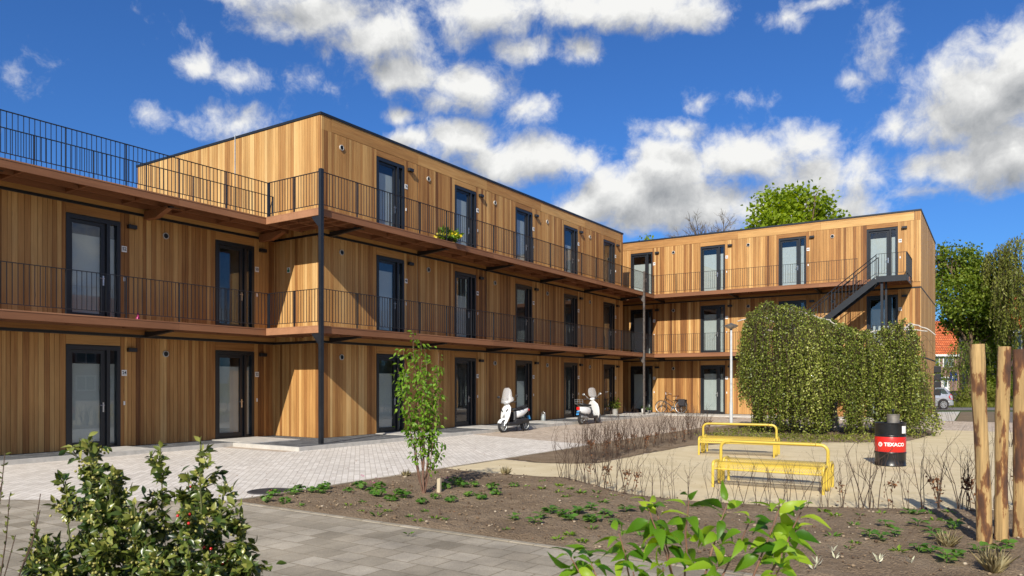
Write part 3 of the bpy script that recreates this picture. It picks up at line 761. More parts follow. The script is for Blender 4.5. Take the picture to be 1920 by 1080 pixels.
# galleries; A's local x = Y + 1.3, y = XA - X;  B's x = Y - 14.92, y = XB - X;  C's x = X + 19.4, y = Y - 38.25
Z1, Z2 = 3.18, 6.32
EA, EB, EN, EC = -17.2, -15.05, 13.6, 36.65
wA, wB, wC = EA - XA, EB - XB, YC - EC
for z in (Z1, Z2):
    deck(A, 0, EN + 1.3 + 1.3, wA, z, [4.05, 8.09, 12.12])
    railing(A, [(0, -wA + .04), (EN + 1.3 + .03, -wA + .04)], z)
    deck(B, EN - 14.92, 20.85 + .86, wB, z, [.25 + 4.065 * k for k in range(1, 5)] + [.35, 20.6])
    # the strip of gallery wrapped round the near end of the wing
    n_ = MB(); y0 = -.03; y1 = XB - EA
    for k in range(9):
        xx = EN - 14.92 + k * .145; n_.box((xx + .003, y0, z - .028), (xx + .142, y1, z + .001), float(r1.uniform(.4, .9)))
    dk = n_.build('gallery_floor', M['hardwood'], B)
    n_ = MB(); n_.box((EN - 14.92 - .012, -wB + .012, z - .195), (EN - 14.92 - .06, y1, z - .03), .9); n_.box((EN - 14.92 - .062, -wB - .005, z - .029), (EN - 14.92 - .001, y1 - .002, z + .002), .85)
    n_.build('edge_beam', M['hardwood'], dk)
    n_ = MB()
    for xx in (-.9, -.5, -.1): n_.box((xx - .03, -wB + .07, z - .17), (xx + .03, y1, z - .03), .45)
    n_.build('joists', M['hardwood'], dk)
    railing(B, [(EN - 14.92 + .03, XB - EA - .03), (EN - 14.92 + .03, -wB + .04), (EC - 14.92 + .03, -wB + .04)], z)
    deck(Cw, .3, 19.4 - 3.13, wC, z, [.25 + 4.02 * k for k in range(5)])
railing(Cw, [(19.4 + EB - .04, -wC + .04), (19.4 - 5.25, -wC + .04)], Z2, post_gap=1.3)
railing(Cw, [(19.4 + EB - .04, -wC + .04), (19.4 - 9.6, -wC + .04)], Z1, post_gap=1.3)
railing(A, [(0, .02), (16.19, .02)], Z2 + .06, 'terrace_railing')
# timber brackets under the terrace gallery
for x in (4.05, 8.09, 12.12, 15.7):
    b = MB(); b.prism([(-.03, Z2 - .42), (-.03, Z2 - .2), (-wA * .78, Z2 - .2), (-wA * .78, Z2 - .25), (-.55, Z2 - .42)], x - .07, x + .07, 'x', .55); b.build('timber_bracket', M['hardwood'], A)
# steel posts with gusset plates
def steel_post(parent, x, y, mat, s=.10):
    b = MB(); b.box((x - s / 2, y - s / 2, -.05), (x + s / 2, y + s / 2, Z2 + 1.03)); p = b.build('steel_post', mat, parent)
    for z in (Z1, Z2):
        g_ = MB(); g_.prism([(x - s / 2 - .002 - .28, z - .20), (x - s / 2 - .002, z - .20), (x - s / 2 - .002, z - .52), (x - s / 2 - .03, z - .52)], y - .01, y + .01, 'y') if False else g_.prism([(y + s / 2 + .001, z - .21), (y + s / 2 + .30, z - .21), (y + s / 2 + .30, z - .235), (y + s / 2 + .001, z - .55)], x - .012, x + .012, 'x')
        g_.build('gusset', mat, p)
steel_post(B, EN - 14.92 - .03, -wB - .055, M['black'])
steel_post(B, 35.15 - 14.92, -wB - .055, plain('weathered_steel', (.11, .095, .085), .6, .3, var=.5, scale=9), .085)
# drain chain pipe on the near end wall, escape sign and small fittings
b = MB(); b.tube([(-.035, 3.95, 6.3), (-.035, 3.95, 9.62)], .018, 8); b.box((-.03, 3.93, 9.56), (.1, 3.97, 9.585)); b.build('down_pipe', M['galv'], B, smooth=40)
b = MB(); b.box((-.035, 1.32, 4.98), (-.023, 1.45, 5.14)); sg = b.build('escape_sign', M['white'], B)
b = MB(); b.box((-.038, 1.335, 5.0), (-.036, 1.435, 5.07)); b.box((-.038, 1.36, 5.075), (-.036, 1.41, 5.12)); b.build('sign_mark', plain('sign_green', (.02, .22, .09), .5), sg)

# outside staircase on the third wing
sx = 19.4; yF = 35.85 - YC; yB = EC - YC - .02
st = MB(); st.box((sx - 4.35, yF, Z2 - .03), (sx - 3.16, yB - .002, Z2 - .005)); stair = st.build('staircase', M['black'], Cw)
def flight(xt, zt, xb, zb, n):
    for y in (yF, yB - .012):
        b = MB(); b.obox((xt, y + .006, zt - .13), (xb, y + .006, zb - .13), .012, .26); b.build('stringer', M['black'], stair)
    for k in range(1, n):
        t = k / n; x = xt + (xb - xt) * t; z = zt + (zb - zt) * t
        b = MB(); b.box((x - .13, yF + .014, z - .035), (x + .14, yB - .016, z - .005)); b.box((x + .135, yF + .014, z - .06), (x + .14, yB - .016, z - .036)); b.build('tread', M['black'], stair)
    for y in (yF + .02, yB - .03):
        b = MB(); top = Vector((xt, y, zt + .95)); bot = Vector((xb, y, zb + .95))
        b.tube([top, bot], .022, 6); b.tube([top - Vector((0, 0, .80)), bot - Vector((0, 0, .80))], .012, 6)
        m = 26
        for k in range(m + 1):
            p = top.lerp(bot, k / m); r_ = .018 if k % 6 == 0 else .007
            b.box((p.x - r_, p.y - r_ * .6, p.z - (.95 if k % 6 == 0 else .80)), (p.x + r_, p.y + r_ * .6, p.z))
        b.build('stair_rail', M['black'], stair)
flight(sx - 4.37, Z2, sx - 8.3, Z1 + .02, 16)
flight(sx - 4.6, Z1, sx - 8.6, 0, 16)
b = MB(); b.box((sx - 4.37, yF - .006, Z2 - .25), (sx - 3.17, yF + .006, Z2 + .01)); b.box((sx - 3.165, yF, Z2 - .25), (sx - 3.153, -.05, Z2 + .01)); b.build('stringer', M['black'], stair)
b = MB(); b.box((sx - 4.9, yF, Z1 - .03), (sx - 3.16, yB - .002, Z1 - .005)); b.build('landing', M['black'], stair)
railing(Cw, [(sx - 4.36, yF + .03), (sx - 3.18, yF + .03), (sx - 3.18, -.08)], Z2, 'landing_railing', .6)
railing(Cw, [(sx - 4.5, yF + .03), (sx - 3.18, yF + .03), (sx - 3.18, -.08)], Z1, 'landing_railing', .6)
b = MB(); b.box((sx - 4.2, yF + .1, -.05), (sx - 4.1, yF + .2, Z2 - .031)); b.box((sx - 4.06, yF + .42, -.05), (sx - 3.98, yF + .5, Z2 - .031)); b.build('stair_post', M['black'], stair)

# ------------------------------------------------------------------ yellow double benches
def perforated(name, col):
    m, t, b = new_mat(name); l = t.links.new
    uv = t.nodes.new('ShaderNodeUVMap'); uv.uv_map = 'UVMap'
    mp = N(t, 'ShaderNodeMapping'); mp.inputs['Scale'].default_value = (1 / .042, 1 / .042, 1); l(uv.outputs[0], mp.inputs['Vector'])
    v = N(t, 'ShaderNodeVectorMath', operation='FRACTION'); l(mp.outputs[0], v.inputs[0])
    s = N(t, 'ShaderNodeVectorMath', operation='SUBTRACT', i_1=(.5, .5, 0)); l(v.outputs[0], s.inputs[0])
    ln = N(t, 'ShaderNodeVectorMath', operation='LENGTH'); l(s.outputs[0], ln.inputs[0])
    v2 = N(t, 'ShaderNodeVectorMath', operation='ADD', i_1=(.5, .5, 0)); l(mp.outputs[0], v2.inputs[0])
    v3 = N(t, 'ShaderNodeVectorMath', operation='FRACTION'); l(v2.outputs[0], v3.inputs[0])
    s3 = N(t, 'ShaderNodeVectorMath', operation='SUBTRACT', i_1=(.5, .5, 0)); l(v3.outputs[0], s3.inputs[0])
    l3 = N(t, 'ShaderNodeVectorMath', operation='LENGTH'); l(s3.outputs[0], l3.inputs[0])
    mn = N(t, 'ShaderNodeMath', operation='MINIMUM'); l(ln.outputs['Value'], mn.inputs[0]); l(l3.outputs['Value'], mn.inputs[1])
    lt = N(t, 'ShaderNodeMath', operation='LESS_THAN', i_1=.27); l(mn.outputs[0], lt.inputs[0])
    b.inputs['Base Color'].default_value = (*col, 1); b.inputs['Roughness'].default_value = .38
    tr = t.nodes.new('ShaderNodeBsdfTransparent'); mx = t.nodes.new('ShaderNodeMixShader')
    l(lt.outputs[0], mx.inputs[0]); l(b.outputs[0], mx.inputs[1]); l(tr.outputs[0], mx.inputs[2]); l(mx.outputs[0], t.nodes['Material Output'].inputs[0])
    return m
M['perf'] = perforated('perforated_yellow_sheet', (.58, .42, .06))
def arc(cx, cz, r, a0, a1, n): return [(cx + r * math.cos(R(a0 + (a1 - a0) * i / n)), cz + r * math.sin(R(a0 + (a1 - a0) * i / n))) for i in range(n + 1)]
def bench(name, label, loc, rz):
    root = empty(name, loc, rz, label, 'bench', 'yellow double benches')
    Lh = .84; D = .48                                    # half length, half depth
    # profile of one seat seen along the bench: rolled front edge, flat top, rolled back
    prof = [(-D, .305)] + arc(-D + .075, .335, .075, 180, 90, 6) + [(-.32, .413), (-.25, .408), (-.19, .405)] + arc(-.19, .345, .06, 90, 0, 5) + [(-.13, .30)]
    for sgn in (1, -1):
        pr = [(y * sgn, z) for y, z in prof]
        b = MB(); n = len(pr); s = [0]
        for i in range(1, n): s.append(s[-1] + math.hypot(pr[i][0] - pr[i - 1][0], pr[i][1] - pr[i - 1][1]))
        b.add([(x, y, z) for x in (-Lh + .02, Lh - .02) for y, z in pr], [(i, i + 1, n + i + 1, n + i) for i in range(n - 1)])
        b.uv = [(x, q) for x in (0, 2 * Lh - .04) for q in s]
        seat = b.build('seat', M['perf'], root, smooth=True, fix=True)
        b = MB(); b.tube([(-Lh, pr[0][0], .30), (Lh, pr[0][0], .30)], .016, 8); b.build('seat_edge', M['yellow'], seat, smooth=40)
        for x in (-Lh, Lh):
            path = [(-D, -.02)] + [(-D, .25)] + arc(-D + .07, .34, .07, 180, 90, 5) + [(-.26, .41)] + arc(-.21, .35, .06, 90, 0, 5) + [(-.15, .16)] + arc(-.085, .095, .065, 180, 270, 4) + [(-.03, .03)]
            b = MB(); b.tube([(x, y * sgn, z) for y, z in path], .024, 10); b.build('leg', M['yellow'], root, smooth=40)
    for x in (-Lh, Lh):
        b = MB(); b.tube([(x, 0, -.02), (x, 0, .05)], .024, 8); b.build('foot', M['yellow'], root, smooth=40)
    z = .715; r = .11
    path = [(-Lh, .05)] + arc(-Lh + r, z - r, r, 180, 90, 6) + arc(Lh - r, z - r, r, 90, 0, 6) + [(Lh, .05)]
    b = MB(); b.tube([(x, 0, zz) for x, zz in path], .026, 12); h = b.build('hoop', M['yellow'], root, smooth=40)
    b = MB(); b.box((-Lh + .17, -.105, z - .012), (Lh - .17, .105, z + .030)); b.build('back_rest', M['yellow'], root, bevel=.02)
    return root
bench('park_bench', 'yellow perforated double bench, the nearer of the two, behind the row of bare saplings', (-3.03, 12.36, -.052), R(2))
bench('park_bench', 'yellow perforated double bench standing farther back by the birch bed', (-5.06, 17.5, -.052), R(7))

# ------------------------------------------------------------------ oil drum
def wrapped(obj_name, me, mat, parent, rad, a_mid, z_mid):
    m2 = me.copy(); m2.name = obj_name
    for v in m2.vertices:
        a = a_mid + v.co.x / rad; q = rad + v.co.z; z = z_mid + v.co.y
        v.co = (q * math.cos(a), q * math.sin(a), z)
    m2.materials.clear(); m2.materials.append(mat)
    o = bpy.data.objects.new(obj_name, m2); COL.objects.link(o); o.parent = parent
    return o
def fine(b, n=3):
    """cut long faces so they can follow a curve"""
    me = bpy.data.meshes.new('x'); me.from_pydata(b.v, [], b.f); q = bmesh.new(); q.from_mesh(me)
    for _ in range(n): bmesh.ops.subdivide_edges(q, edges=[e for e in q.edges if e.calc_length() > .02], cuts=1, use_grid_fill=True)
    q.to_mesh(me); q.free(); return me
dp = Vector((-1.80, 16.95, -.05)); dr = empty('oil_drum', dp, 0, 'black oil drum with a red band on the sand, a metal collar on its lid', 'drum')
M['drumblack'] = plain('black_drum_paint', (.010, .010, .011), .28, var=.5, scale=9, bump=.12, bscale=14)
M['drumred'] = plain('red_drum_paint', (.60, .022, .016), .3, var=.08, scale=7, bump=.08, bscale=14)
rd = .29
def hoop(z): return [(rd, z - .02), (rd + .008, z - .012), (rd + .010, z), (rd + .008, z + .012), (rd, z + .02)]
b = MB(); b.lathe([(.02, .01), (rd - .01, .01), (rd - .004, .0), (rd + .006, .004), (rd + .006, .022), (rd, .03), (rd, .15)] + hoop(.27) + [(rd - .001, .30), (rd - .001, .585)] + hoop(.615) + [(rd, .75), (rd, .855), (rd + .007, .862), (rd + .007, .882), (rd - .004, .886), (rd - .012, .862), (.01, .858)], n=48)
b.build('body', M['drumblack'], dr, smooth=40)
b = MB(); b.lathe([(rd + .0005, .29), (rd + .002, .293), (rd + .002, .592), (rd + .0005, .595)], n=48); band = b.build('band', M['drumred'], dr, smooth=40)
phi0 = math.atan2(-dp.y, -dp.x)
wrapped('lettering', text_mesh('TEXACO', .098, .001, 1.04, .0042), M['white'], band, rd + .0045, phi0 + R(17), .443)
ring = MB()
pts = [(.047 * math.cos(2 * PI * i / 28), .047 * math.sin(2 * PI * i / 28), 0) for i in range(28)]
ring.add(pts + [(0, 0, 0)], [(i, (i + 1) % 28, 28) for i in range(28)]); tmp = bpy.data.meshes.new('emblem'); tmp.from_pydata(ring.v, [], ring.f)
wrapped('emblem', tmp, M['white'], band, rd + .005, phi0 - R(38), .443)
star = MB(); sp = []
for i in range(10):
    a = R(90 + 36 * i); q = .038 if i % 2 == 0 else .016; sp.append((q * math.cos(a), q * math.sin(a), 0))
star.add(sp + [(0, 0, 0)], [(i, (i + 1) % 10, 10) for i in range(10)]); tmp = bpy.data.meshes.new('star'); tmp.from_pydata(star.v, [], star.f)
wrapped('star', tmp, M['drumred'], band, rd + .0065, phi0 - R(38), .443)
tb = MB(); tb.box((-.013, .006, 0), (.013, .013, .0004)); tb.box((-.0035, -.014, 0), (.0035, .0061, .0004))
wrapped('star', fine(tb, 1), M['white'], band, rd + .008, phi0 - R(38), .443)
tb = MB(); tb.add([(-.07 + .14 * i / 8, y, 0) for i in range(9) for y in (-.075, .075)], [(2 * i, 2 * i + 2, 2 * i + 3, 2 * i + 1) for i in range(8)])
me_ = bpy.data.meshes.new('sticker'); me_.from_pydata(tb.v, [], tb.f); wrapped('sticker', me_, M['white'], dr, rd + .003, phi0 + R(60), .745)
b = MB(); b.lathe([(.118, .86), (.118, 1.03), (.124, 1.035), (.124, 1.05), (.112, 1.05), (.110, .87)], (.05, .03, 0), 32); b.build('collar', plain('dull_metal', (.24, .22, .19), .5, .6, var=.3), dr, smooth=40)
b = MB(); b.lathe([(.012, 1.0), (.014, 1.1), (.03, 1.13), (.012, 1.16), (.001, 1.17)], (.05, .03, 0), 12); b.build('vent_rod', M['black'], dr, smooth=40)

# ------------------------------------------------------------------ street lamp, manhole, stakes, peg
lp = cw((1371 - 960) / F_PX * 29.7, 29.7)
t = empty('street_lamp', (*lp, -.05), 0, 'slim galvanised street lamp with a flat round hood, left of the weeping birch', 'lamp')
b = MB(); b.tube([(0, 0, -.05), (0, 0, .9)], .066, 14); b.tube([(0, 0, .9), (0, 0, 3.86)], [.054, .042], 14); b.lathe([(.054, .9), (.066, .897)], n=14); b.build('pole', plain('pale_zinc_pole', (.52, .54, .55), .5, var=.12, scale=8), t, smooth=40)
b = MB(); b.lathe([(.045, 3.84), (.06, 3.87), (.10, 3.885)], n=24); b.lathe([(.275, 3.985), (.28, 4.0), (.20, 4.045), (.08, 4.08), (.045, 4.11), (.01, 4.12)], n=32); b.build('hood', plain('grey_hood', (.10, .095, .085), .5), t, smooth=40)
b = MB(); b.lathe([(.10, 3.885), (.24, 3.95), (.274, 3.984)], n=32); b.build('diffuser', plain('milky_shade', (.60, .52, .40), .35), t, smooth=40)
mh = g(507, 921)
t = empty('manhole_cover', (*mh, -.0538), R(20), 'round dark manhole cover in the white paving', 'manhole cover')
b = MB(); b.lathe([(.30, .0), (.30, .006), (.285, .009), (.01, .009)], n=40); b.build('lid', plain('cast_iron', (.055, .052, .05), .6, .3, bump=.6, bscale=30), t)
b = MB(); b.lathe([(.305, .001), (.305, .010), (.345, .010), (.35, .001)], n=40); b.build('rim', plain('iron_rim', (.10, .095, .09), .6, .3), t)
def stake_mat():
    m, t, b = new_mat('peeled_log'); l = t.links.new
    co = t.nodes.new('ShaderNodeTexCoord'); inf = t.nodes.new('ShaderNodeObjectInfo')
    ad = N(t, 'ShaderNodeVectorMath', operation='ADD'); mlt = N(t, 'ShaderNodeVectorMath', operation='SCALE', i_3=.37); l(inf.outputs['Location'], mlt.inputs[0]); l(co.outputs['Object'], ad.inputs[0]); l(mlt.outputs[0], ad.inputs[1])
    mp = N(t, 'ShaderNodeMapping'); mp.inputs['Scale'].default_value = (9, 9, 2.3); l(ad.outputs[0], mp.inputs['Vector'])
    n = N(t, 'ShaderNodeTexNoise', i_Scale=1.0, i_Detail=6.0, i_Roughness=.6); l(mp.outputs[0], n.inputs['Vector'])
    n2 = N(t, 'ShaderNodeTexNoise', i_Scale=30.0, i_Detail=4.0); l(mp.outputs[0], n2.inputs['Vector'])
    mp2 = N(t, 'ShaderNodeMapping'); mp2.inputs['Scale'].default_value = (40, 40, 1.5); l(ad.outputs[0], mp2.inputs['Vector'])
    n3 = N(t, 'ShaderNodeTexNoise', i_Scale=1.0, i_Detail=5.0); l(mp2.outputs[0], n3.inputs['Vector'])
    r = t.nodes.new('ShaderNodeValToRGB'); l(n.outputs['Fac'], r.inputs[0]); e = r.color_ramp.elements
    e[0].position = .0; e[0].color = (.54, .37, .165, 1); e[1].position = .72; e[1].color = (.05, .03, .02, 1)
    for p, c in ((.50, (.48, .31, .125)), (.525, (.25, .11, .035)), (.585, (.13, .055, .025))): x = e.new(p); x.color = (*c, 1)
    sc = N(t, 'ShaderNodeMapRange', i_1=.25, i_2=.75, i_3=.55, i_4=1.35); l(n3.outputs['Fac'], sc.inputs[0])
    mu = N(t, 'ShaderNodeVectorMath', operation='SCALE'); l(r.outputs[0], mu.inputs[0]); l(sc.outputs[0], mu.inputs[3])
    l(mu.outputs[0], b.inputs['Base Color']); b.inputs['Roughness'].default_value = .7
    h = N(t, 'ShaderNodeMath', operation='ADD'); l(n.outputs['Fac'], h.inputs[0]); l(n2.outputs['Fac'], h.inputs[1])
    bp = N(t, 'ShaderNodeBump', i_Strength=.9, i_Distance=.015); l(h.outputs[0], bp.inputs['Height']); l(bp.outputs[0], b.inputs['Normal'])
    return m
SM = stake_mat()
for i, (px, py, ptop, rr, lab, tilt) in enumerate(((1846, 1022, 645, .069, 'tallest peeled timber tree stake, with long bark scars, leftmost of the three', (-.058, .02)), (1876, 1019, 650, .063, 'peeled timber tree stake between the other two stakes', (.030, .0)),
                                   (1915, 1013, 655, .068, 'peeled timber tree stake at the right edge, cut by the photo frame', (-.02, .01)))):
    x, y = g(px, py); zc = -SN * x + CS * y; zt = EYE + (HORIZON - ptop) * zc / F_PX + .05
    b = MB(); rs = np.random.default_rng(40 + i); pts = []; rad = []
    for k in range(23):
        f = k / 22; pts.append((tilt[0] * f + .008 * math.sin(5 * f + i * 2), tilt[1] * f, -.2 + (zt + .2) * f)); rad.append(rr * (1 + .05 * math.sin(9 * f + i) + rs.normal(0, .018)) * (1.02 - .05 * f))
    b.tube(pts, rad, 20)
    o = b.build('tree_stake', SM, loc=(x, y, -.05), smooth=50); tag(o, lab, 'stake', 'timber tree stakes')
x, y = g(823, 926); b = MB(); b.prism([(-.03, .02), (.03, .02), (.03, -.02), (-.03, -.02)], -.05, .22, 'z'); b.v = [(vx + (.006 if vz > 0 else 0), vy, vz + (.02 if vx > 0 and vz > .1 else 0)) for vx, vy, vz in b.v]
tag(b.build('marker_peg', plain('pale_wood', (.50, .43, .30), .8), loc=(x, y, -.04), bevel=.004), 'short pale wooden peg in the soil beside the young tree', 'peg')

# ------------------------------------------------------------------ scooters
M['clear'] = glass('clear_screen', 1.5, (.80, .81, .82))
def clearhaze():
    m, t, b = new_mat('scuffed_screen'); l = t.links.new
    b.inputs['Base Color'].default_value = (.75, .75, .76, 1); b.inputs['Roughness'].default_value = .3; b.inputs['Specular IOR Level'].default_value = .2
    tr = t.nodes.new('ShaderNodeBsdfTransparent'); mx = N(t, 'ShaderNodeMixShader', i_0=.72); l(b.outputs[0], mx.inputs[1]); l(tr.outputs[0], mx.inputs[2]); l(mx.outputs[0], t.nodes['Material Output'].inputs[0]); return m
M['screen'] = clearhaze()
def ell(cx, cz, hw, hd, n=14, tilt=0):
    """a level-ish ring: half width across, half depth along"""
    return [(cx + hd * math.cos(2 * PI * k / n) * math.cos(tilt), hw * math.sin(2 * PI * k / n), cz + hd * math.cos(2 * PI * k / n) * math.sin(tilt)) for k in range(n)]
def ellx(x, cz, hw, hh, n=16, p=1.0):
    return [(x, hw * math.copysign(abs(math.sin(2 * PI * k / n)) ** p, math.sin(2 * PI * k / n)), cz + hh * math.copysign(abs(math.cos(2 * PI * k / n)) ** p, math.cos(2 * PI * k / n))) for k in range(n)]
def wheel(parent, x, rad, tw, y=0):
    b = MB(); b.lathe([(rad - .055, -tw * .45), (rad - .03, -tw * .5), (rad - .006, -tw * .35), (rad, 0), (rad - .006, tw * .35), (rad - .03, tw * .5), (rad - .055, tw * .45)], (0, 0, 0), 32, axis='y')
    w = b.build('wheel', M['rubber'], parent, smooth=40, loc=(x, y, rad), fix=True)
    b = MB(); b.lathe([(rad - .054, -tw * .4), (rad - .065, -tw * .2), (rad - .065, tw * .2), (rad - .054, tw * .4)], (0, 0, 0), 32, axis='y')
    for k in range(5):
        a = 2 * PI * k / 5; b.obox((math.cos(a) * .03, 0, math.sin(a) * .03), (math.cos(a) * (rad - .06), 0, math.sin(a) * (rad - .06)), .04, .03, up=(0, 1, 0))
    b.lathe([(.001, -.05), (.05, -.045), (.05, .045), (.001, .05)], (0, 0, 0), 16, axis='y'); b.build('rim', M['galv'], w, smooth=40)
def scooter(loc, rz, label, classic):
    t = empty('motor_scooter', loc, rz, label, 'scooter', 'white scooters parked before the long wing'); wp = M['whitepaint']; dk = M['darkplastic']
    rw = .225
    wheel(t, .63, rw, .105); wheel(t, -.62, rw, .12)
    b = MB()   # front fender
    for k in range(9):
        a = R(25 + 110 * k / 8); q = rw + .035; ring = []
        for j in range(9):
            s = -1 + 2 * j / 8; ring.append((.63 + (q - .05 * s * s) * math.cos(a), .085 * s, rw + (q - .05 * s * s) * math.sin(a)))
        if k == 0: rings = []
        rings.append(ring + [(p[0] - .006 * math.cos(a), p[1] * .96, p[2] - .006 * math.sin(a)) for p in ring[::-1]])
    b.loft(rings); b.build('front_fender', wp, t, smooth=50, fix=True)
    b = MB(); b.tube([(.60, .06, rw), (.46, .05, .62)], .02, 8); b.tube([(.60, -.06, rw), (.46, -.05, .62)], .02, 8); b.build('fork', M['galv'], t, smooth=40)
    b = MB()   # leg shield
    prof = [(.54, .30, .10, .05), (.50, .40, .15, .07), (.46, .55, .205, .075), (.41, .70, .215, .07), (.36, .84, .19, .065), (.33, .93, .11, .06), (.32, .97, .05, .05)] if not classic else \
           [(.50, .24, .15, .03), (.47, .36, .22, .04), (.44, .52, .25, .045), (.40, .68, .255, .045), (.36, .82, .22, .045), (.33, .92, .12, .05), (.32, .97, .05, .05)]
    b.loft([ell(x, z, w, d, 18, -.25) for x, z, w, d in prof]); sh = b.build('leg_shield', wp, t, smooth=60, fix=True)
    b = MB()
    if not classic:
        for k in range(4): b.box((.528 - .022 * k, -.055 + .008 * k, .52 + .035 * k), (.552 - .022 * k + .01, .055 - .008 * k, .535 + .035 * k))
        b.obox((.505, .07, .72), (.475, .15, .80), .03, .02); b.obox((.505, -.07, .72), (.475, -.15, .80), .03, .02)
    else: b.tube([(.51, 0, .40), (.415, 0, .86)], .02, 8)
    b.build('shield_trim', dk if not classic else wp, sh)
    b = MB(); b.prism([(.46, .24), (.48, .34), (.12, .33), (.02, .44), (-.30, .42), (-.30, .26), (.10, .22)], -.155, .155, 'y'); b.build('floorboard', dk, t, bevel=.025)
    b = MB(); b.loft([ell(.06, .40, .13, .05), ell(.02, .55, .14, .06), ell(.0, .70, .13, .06)]); b.build('seat_front', dk, t, smooth=60, fix=True)
    b = MB()   # tail body
    if classic: pr = [(.02, .56, .06, .10), (-.10, .55, .16, .16), (-.30, .54, .20, .19), (-.52, .56, .19, .17), (-.70, .60, .13, .13), (-.80, .63, .06, .08), (-.83, .64, .02, .03)]
    else: pr = [(.0, .58, .08, .12), (-.12, .59, .15, .14), (-.35, .63, .165, .14), (-.58, .69, .14, .115), (-.76, .75, .09, .075), (-.84, .78, .03, .03)]
    b.loft([ellx(x, z, w, h, 18, .8) for x, z, w, h in pr]); b.build('tail_body', wp, t, smooth=60, fix=True)
    b = MB(); zs = .775 if not classic else .765
    b.loft([ellx(x, z, w, h, 16, .7) for x, z, w, h in ((.08, zs - .02, .05, .02), (.04, zs, .11, .05), (-.15, zs - .005, .135, .05), (-.34, zs + .01, .14, .055), (-.48, zs + .045, .135, .06), (-.66, zs + .06, .11, .045), (-.72, zs + .055, .05, .02))]); b.build('seat', M['rubber'], t, smooth=60, fix=True)
    b = MB(); b.loft([ellx(x, .36, w, h, 12, .7) for x, w, h in ((-.20, .07, .07), (-.35, .12, .11), (-.60, .13, .10), (-.78, .09, .08))]); b.lathe([(.001, -.19), (.10, -.18), (.11, -.12), (.10, -.10)], (-.42, 0, .32), 20, axis='y'); b.build('engine', dk, t, smooth=50, fix=True)
    b = MB(); b.tube([(-.30, -.15, .26), (-.48, -.17, .27), (-.86, -.18, .33)], [.03, .05, .045], 12); b.build('exhaust', M['galv'] if classic else dk, t, smooth=50)
    b = MB(); b.tube([(-.30, .10, .24), (-.33, .14, .0), (-.29, .15, .0)], .012, 6); b.tube([(-.30, -.10, .24), (-.33, -.14, .0), (-.29, -.15, .0)], .012, 6); b.build('stand', M['black'], t, smooth=40)
    b = MB(); b.loft([ellx(x, z, w, h, 14, .8) for x, z, w, h in ((.44, 1.01, .05, .04), (.42, 1.015, .085, .065), (.33, 1.03, .13, .06), (.26, 1.02, .10, .045), (.22, 1.01, .03, .02))]); b.tube([(.32, 0, .93), (.30, 0, 1.0)], .05, 10); hb = b.build('handlebar_cover', wp, t, smooth=60, fix=True)
    b = MB(); b.tube([(.24, -.36, 1.03), (.29, -.20, 1.03), (.29, .20, 1.03), (.24, .36, 1.03)], .017, 8); b.build('handlebar', dk, hb, smooth=40)
    b = MB(); b.ball((.435, 0, 1.01), .062, 14, 9, sc=(.5, 1.2, .9)); b.build('headlight', plain('lamp_glass', (.55, .57, .58), .1, .4), hb, smooth=True)
    for s in (1, -1):
        b = MB(); b.tube([(.28, .17 * s, 1.04), (.30, .26 * s, 1.13), (.29, .36 * s, 1.21)], .008, 6); b.ball((.285, .40 * s, 1.23), .055, 12, 8, sc=(.4, 1.25, .85)); mi = b.build('mirror', dk if not classic else M['galv'], t, smooth=True)
    # windscreen: a curved sheet
    b = MB(); rows = []
    W0 = [(1.0, .17), (1.06, .27), (1.14, .29), (1.22, .225), (1.34, .205), (1.46, .17), (1.53, .09)] if not classic else [(1.10, .14), (1.16, .185), (1.26, .19), (1.38, .18), (1.46, .15), (1.50, .08)]
    for z, w in W0:
        x0 = .47 - (z - 1.0) * .30; rows.append([(x0 - .85 * (w * s) ** 2 * 2.2, w * s, z) for s in np.linspace(-1, 1, 9)])
    n = 9; m_ = len(rows)
    b.add([p for r_ in rows for p in r_], [(i * n + k, i * n + k + 1, (i + 1) * n + k + 1, (i + 1) * n + k) for i in range(m_ - 1) for k in range(n - 1)])
    ws_ = b.build('windscreen', M['screen'], t, smooth=True); md = ws_.modifiers.new('thickness', 'SOLIDIFY'); md.thickness = .004
    b = MB()
    for s in (1, -1): b.tube([(.36, .10 * s, 1.03), (.43, .10 * s, 1.16)], .007, 6)
    b.build('screen_bracket', M['black'], ws_)
    b = MB(); b.box((-.865 if not classic else -.85, -.07, .70 if not classic else .60), (-.80 if not classic else -.79, .07, .77 if not classic else .72)); b.build('tail_light', M['red'], t, bevel=.015)
    b = MB(); b.obox((-.83, 0, .56), (-.90, 0, .40), .13, .006, up=(1, 0, 0)); b.build('number_plate', plain('blue_plate', (.05, .25, .55), .4), t)
    b = MB(); b.obox((-.72, 0, .66 if not classic else .56), (-.90, 0, .48), .15, .012, up=(1, 0, .5)); b.build('rear_fender', dk, t)
    b = MB()
    if classic:   # chrome luggage rack
        for y in (-.12, .12): b.tube([(-.62, y, .80), (-.85, y, .86), (-.86, y, 1.02)], .008, 6)
        for y in (-.12, -.04, .04, .12): b.tube([(-.66, y, .86), (-.87, y, .86)], .006, 6)
        for z in (.94, 1.02): b.tube([(-.66, -.13, z), (-.87, -.13, z), (-.87, .13, z), (-.66, .13, z), (-.66, -.13, z)], .006, 6)
        for y in (-.13, .13): b.tube([(-.66, y, .86), (-.66, y, 1.02)], .006, 6)
    else: b.tube([(-.50, .11, .84), (-.72, .10, .90), (-.80, 0, .91), (-.72, -.10, .90), (-.50, -.11, .84)], .012, 8)
    b.build('luggage_rack', M['black'] if not classic else M['galv'], t, smooth=40)
    return t
s1 = scooter((-14.02, 21.5, -.056), R(-98), 'white scooter facing the photographer, black seat and tall curved windscreen', False)
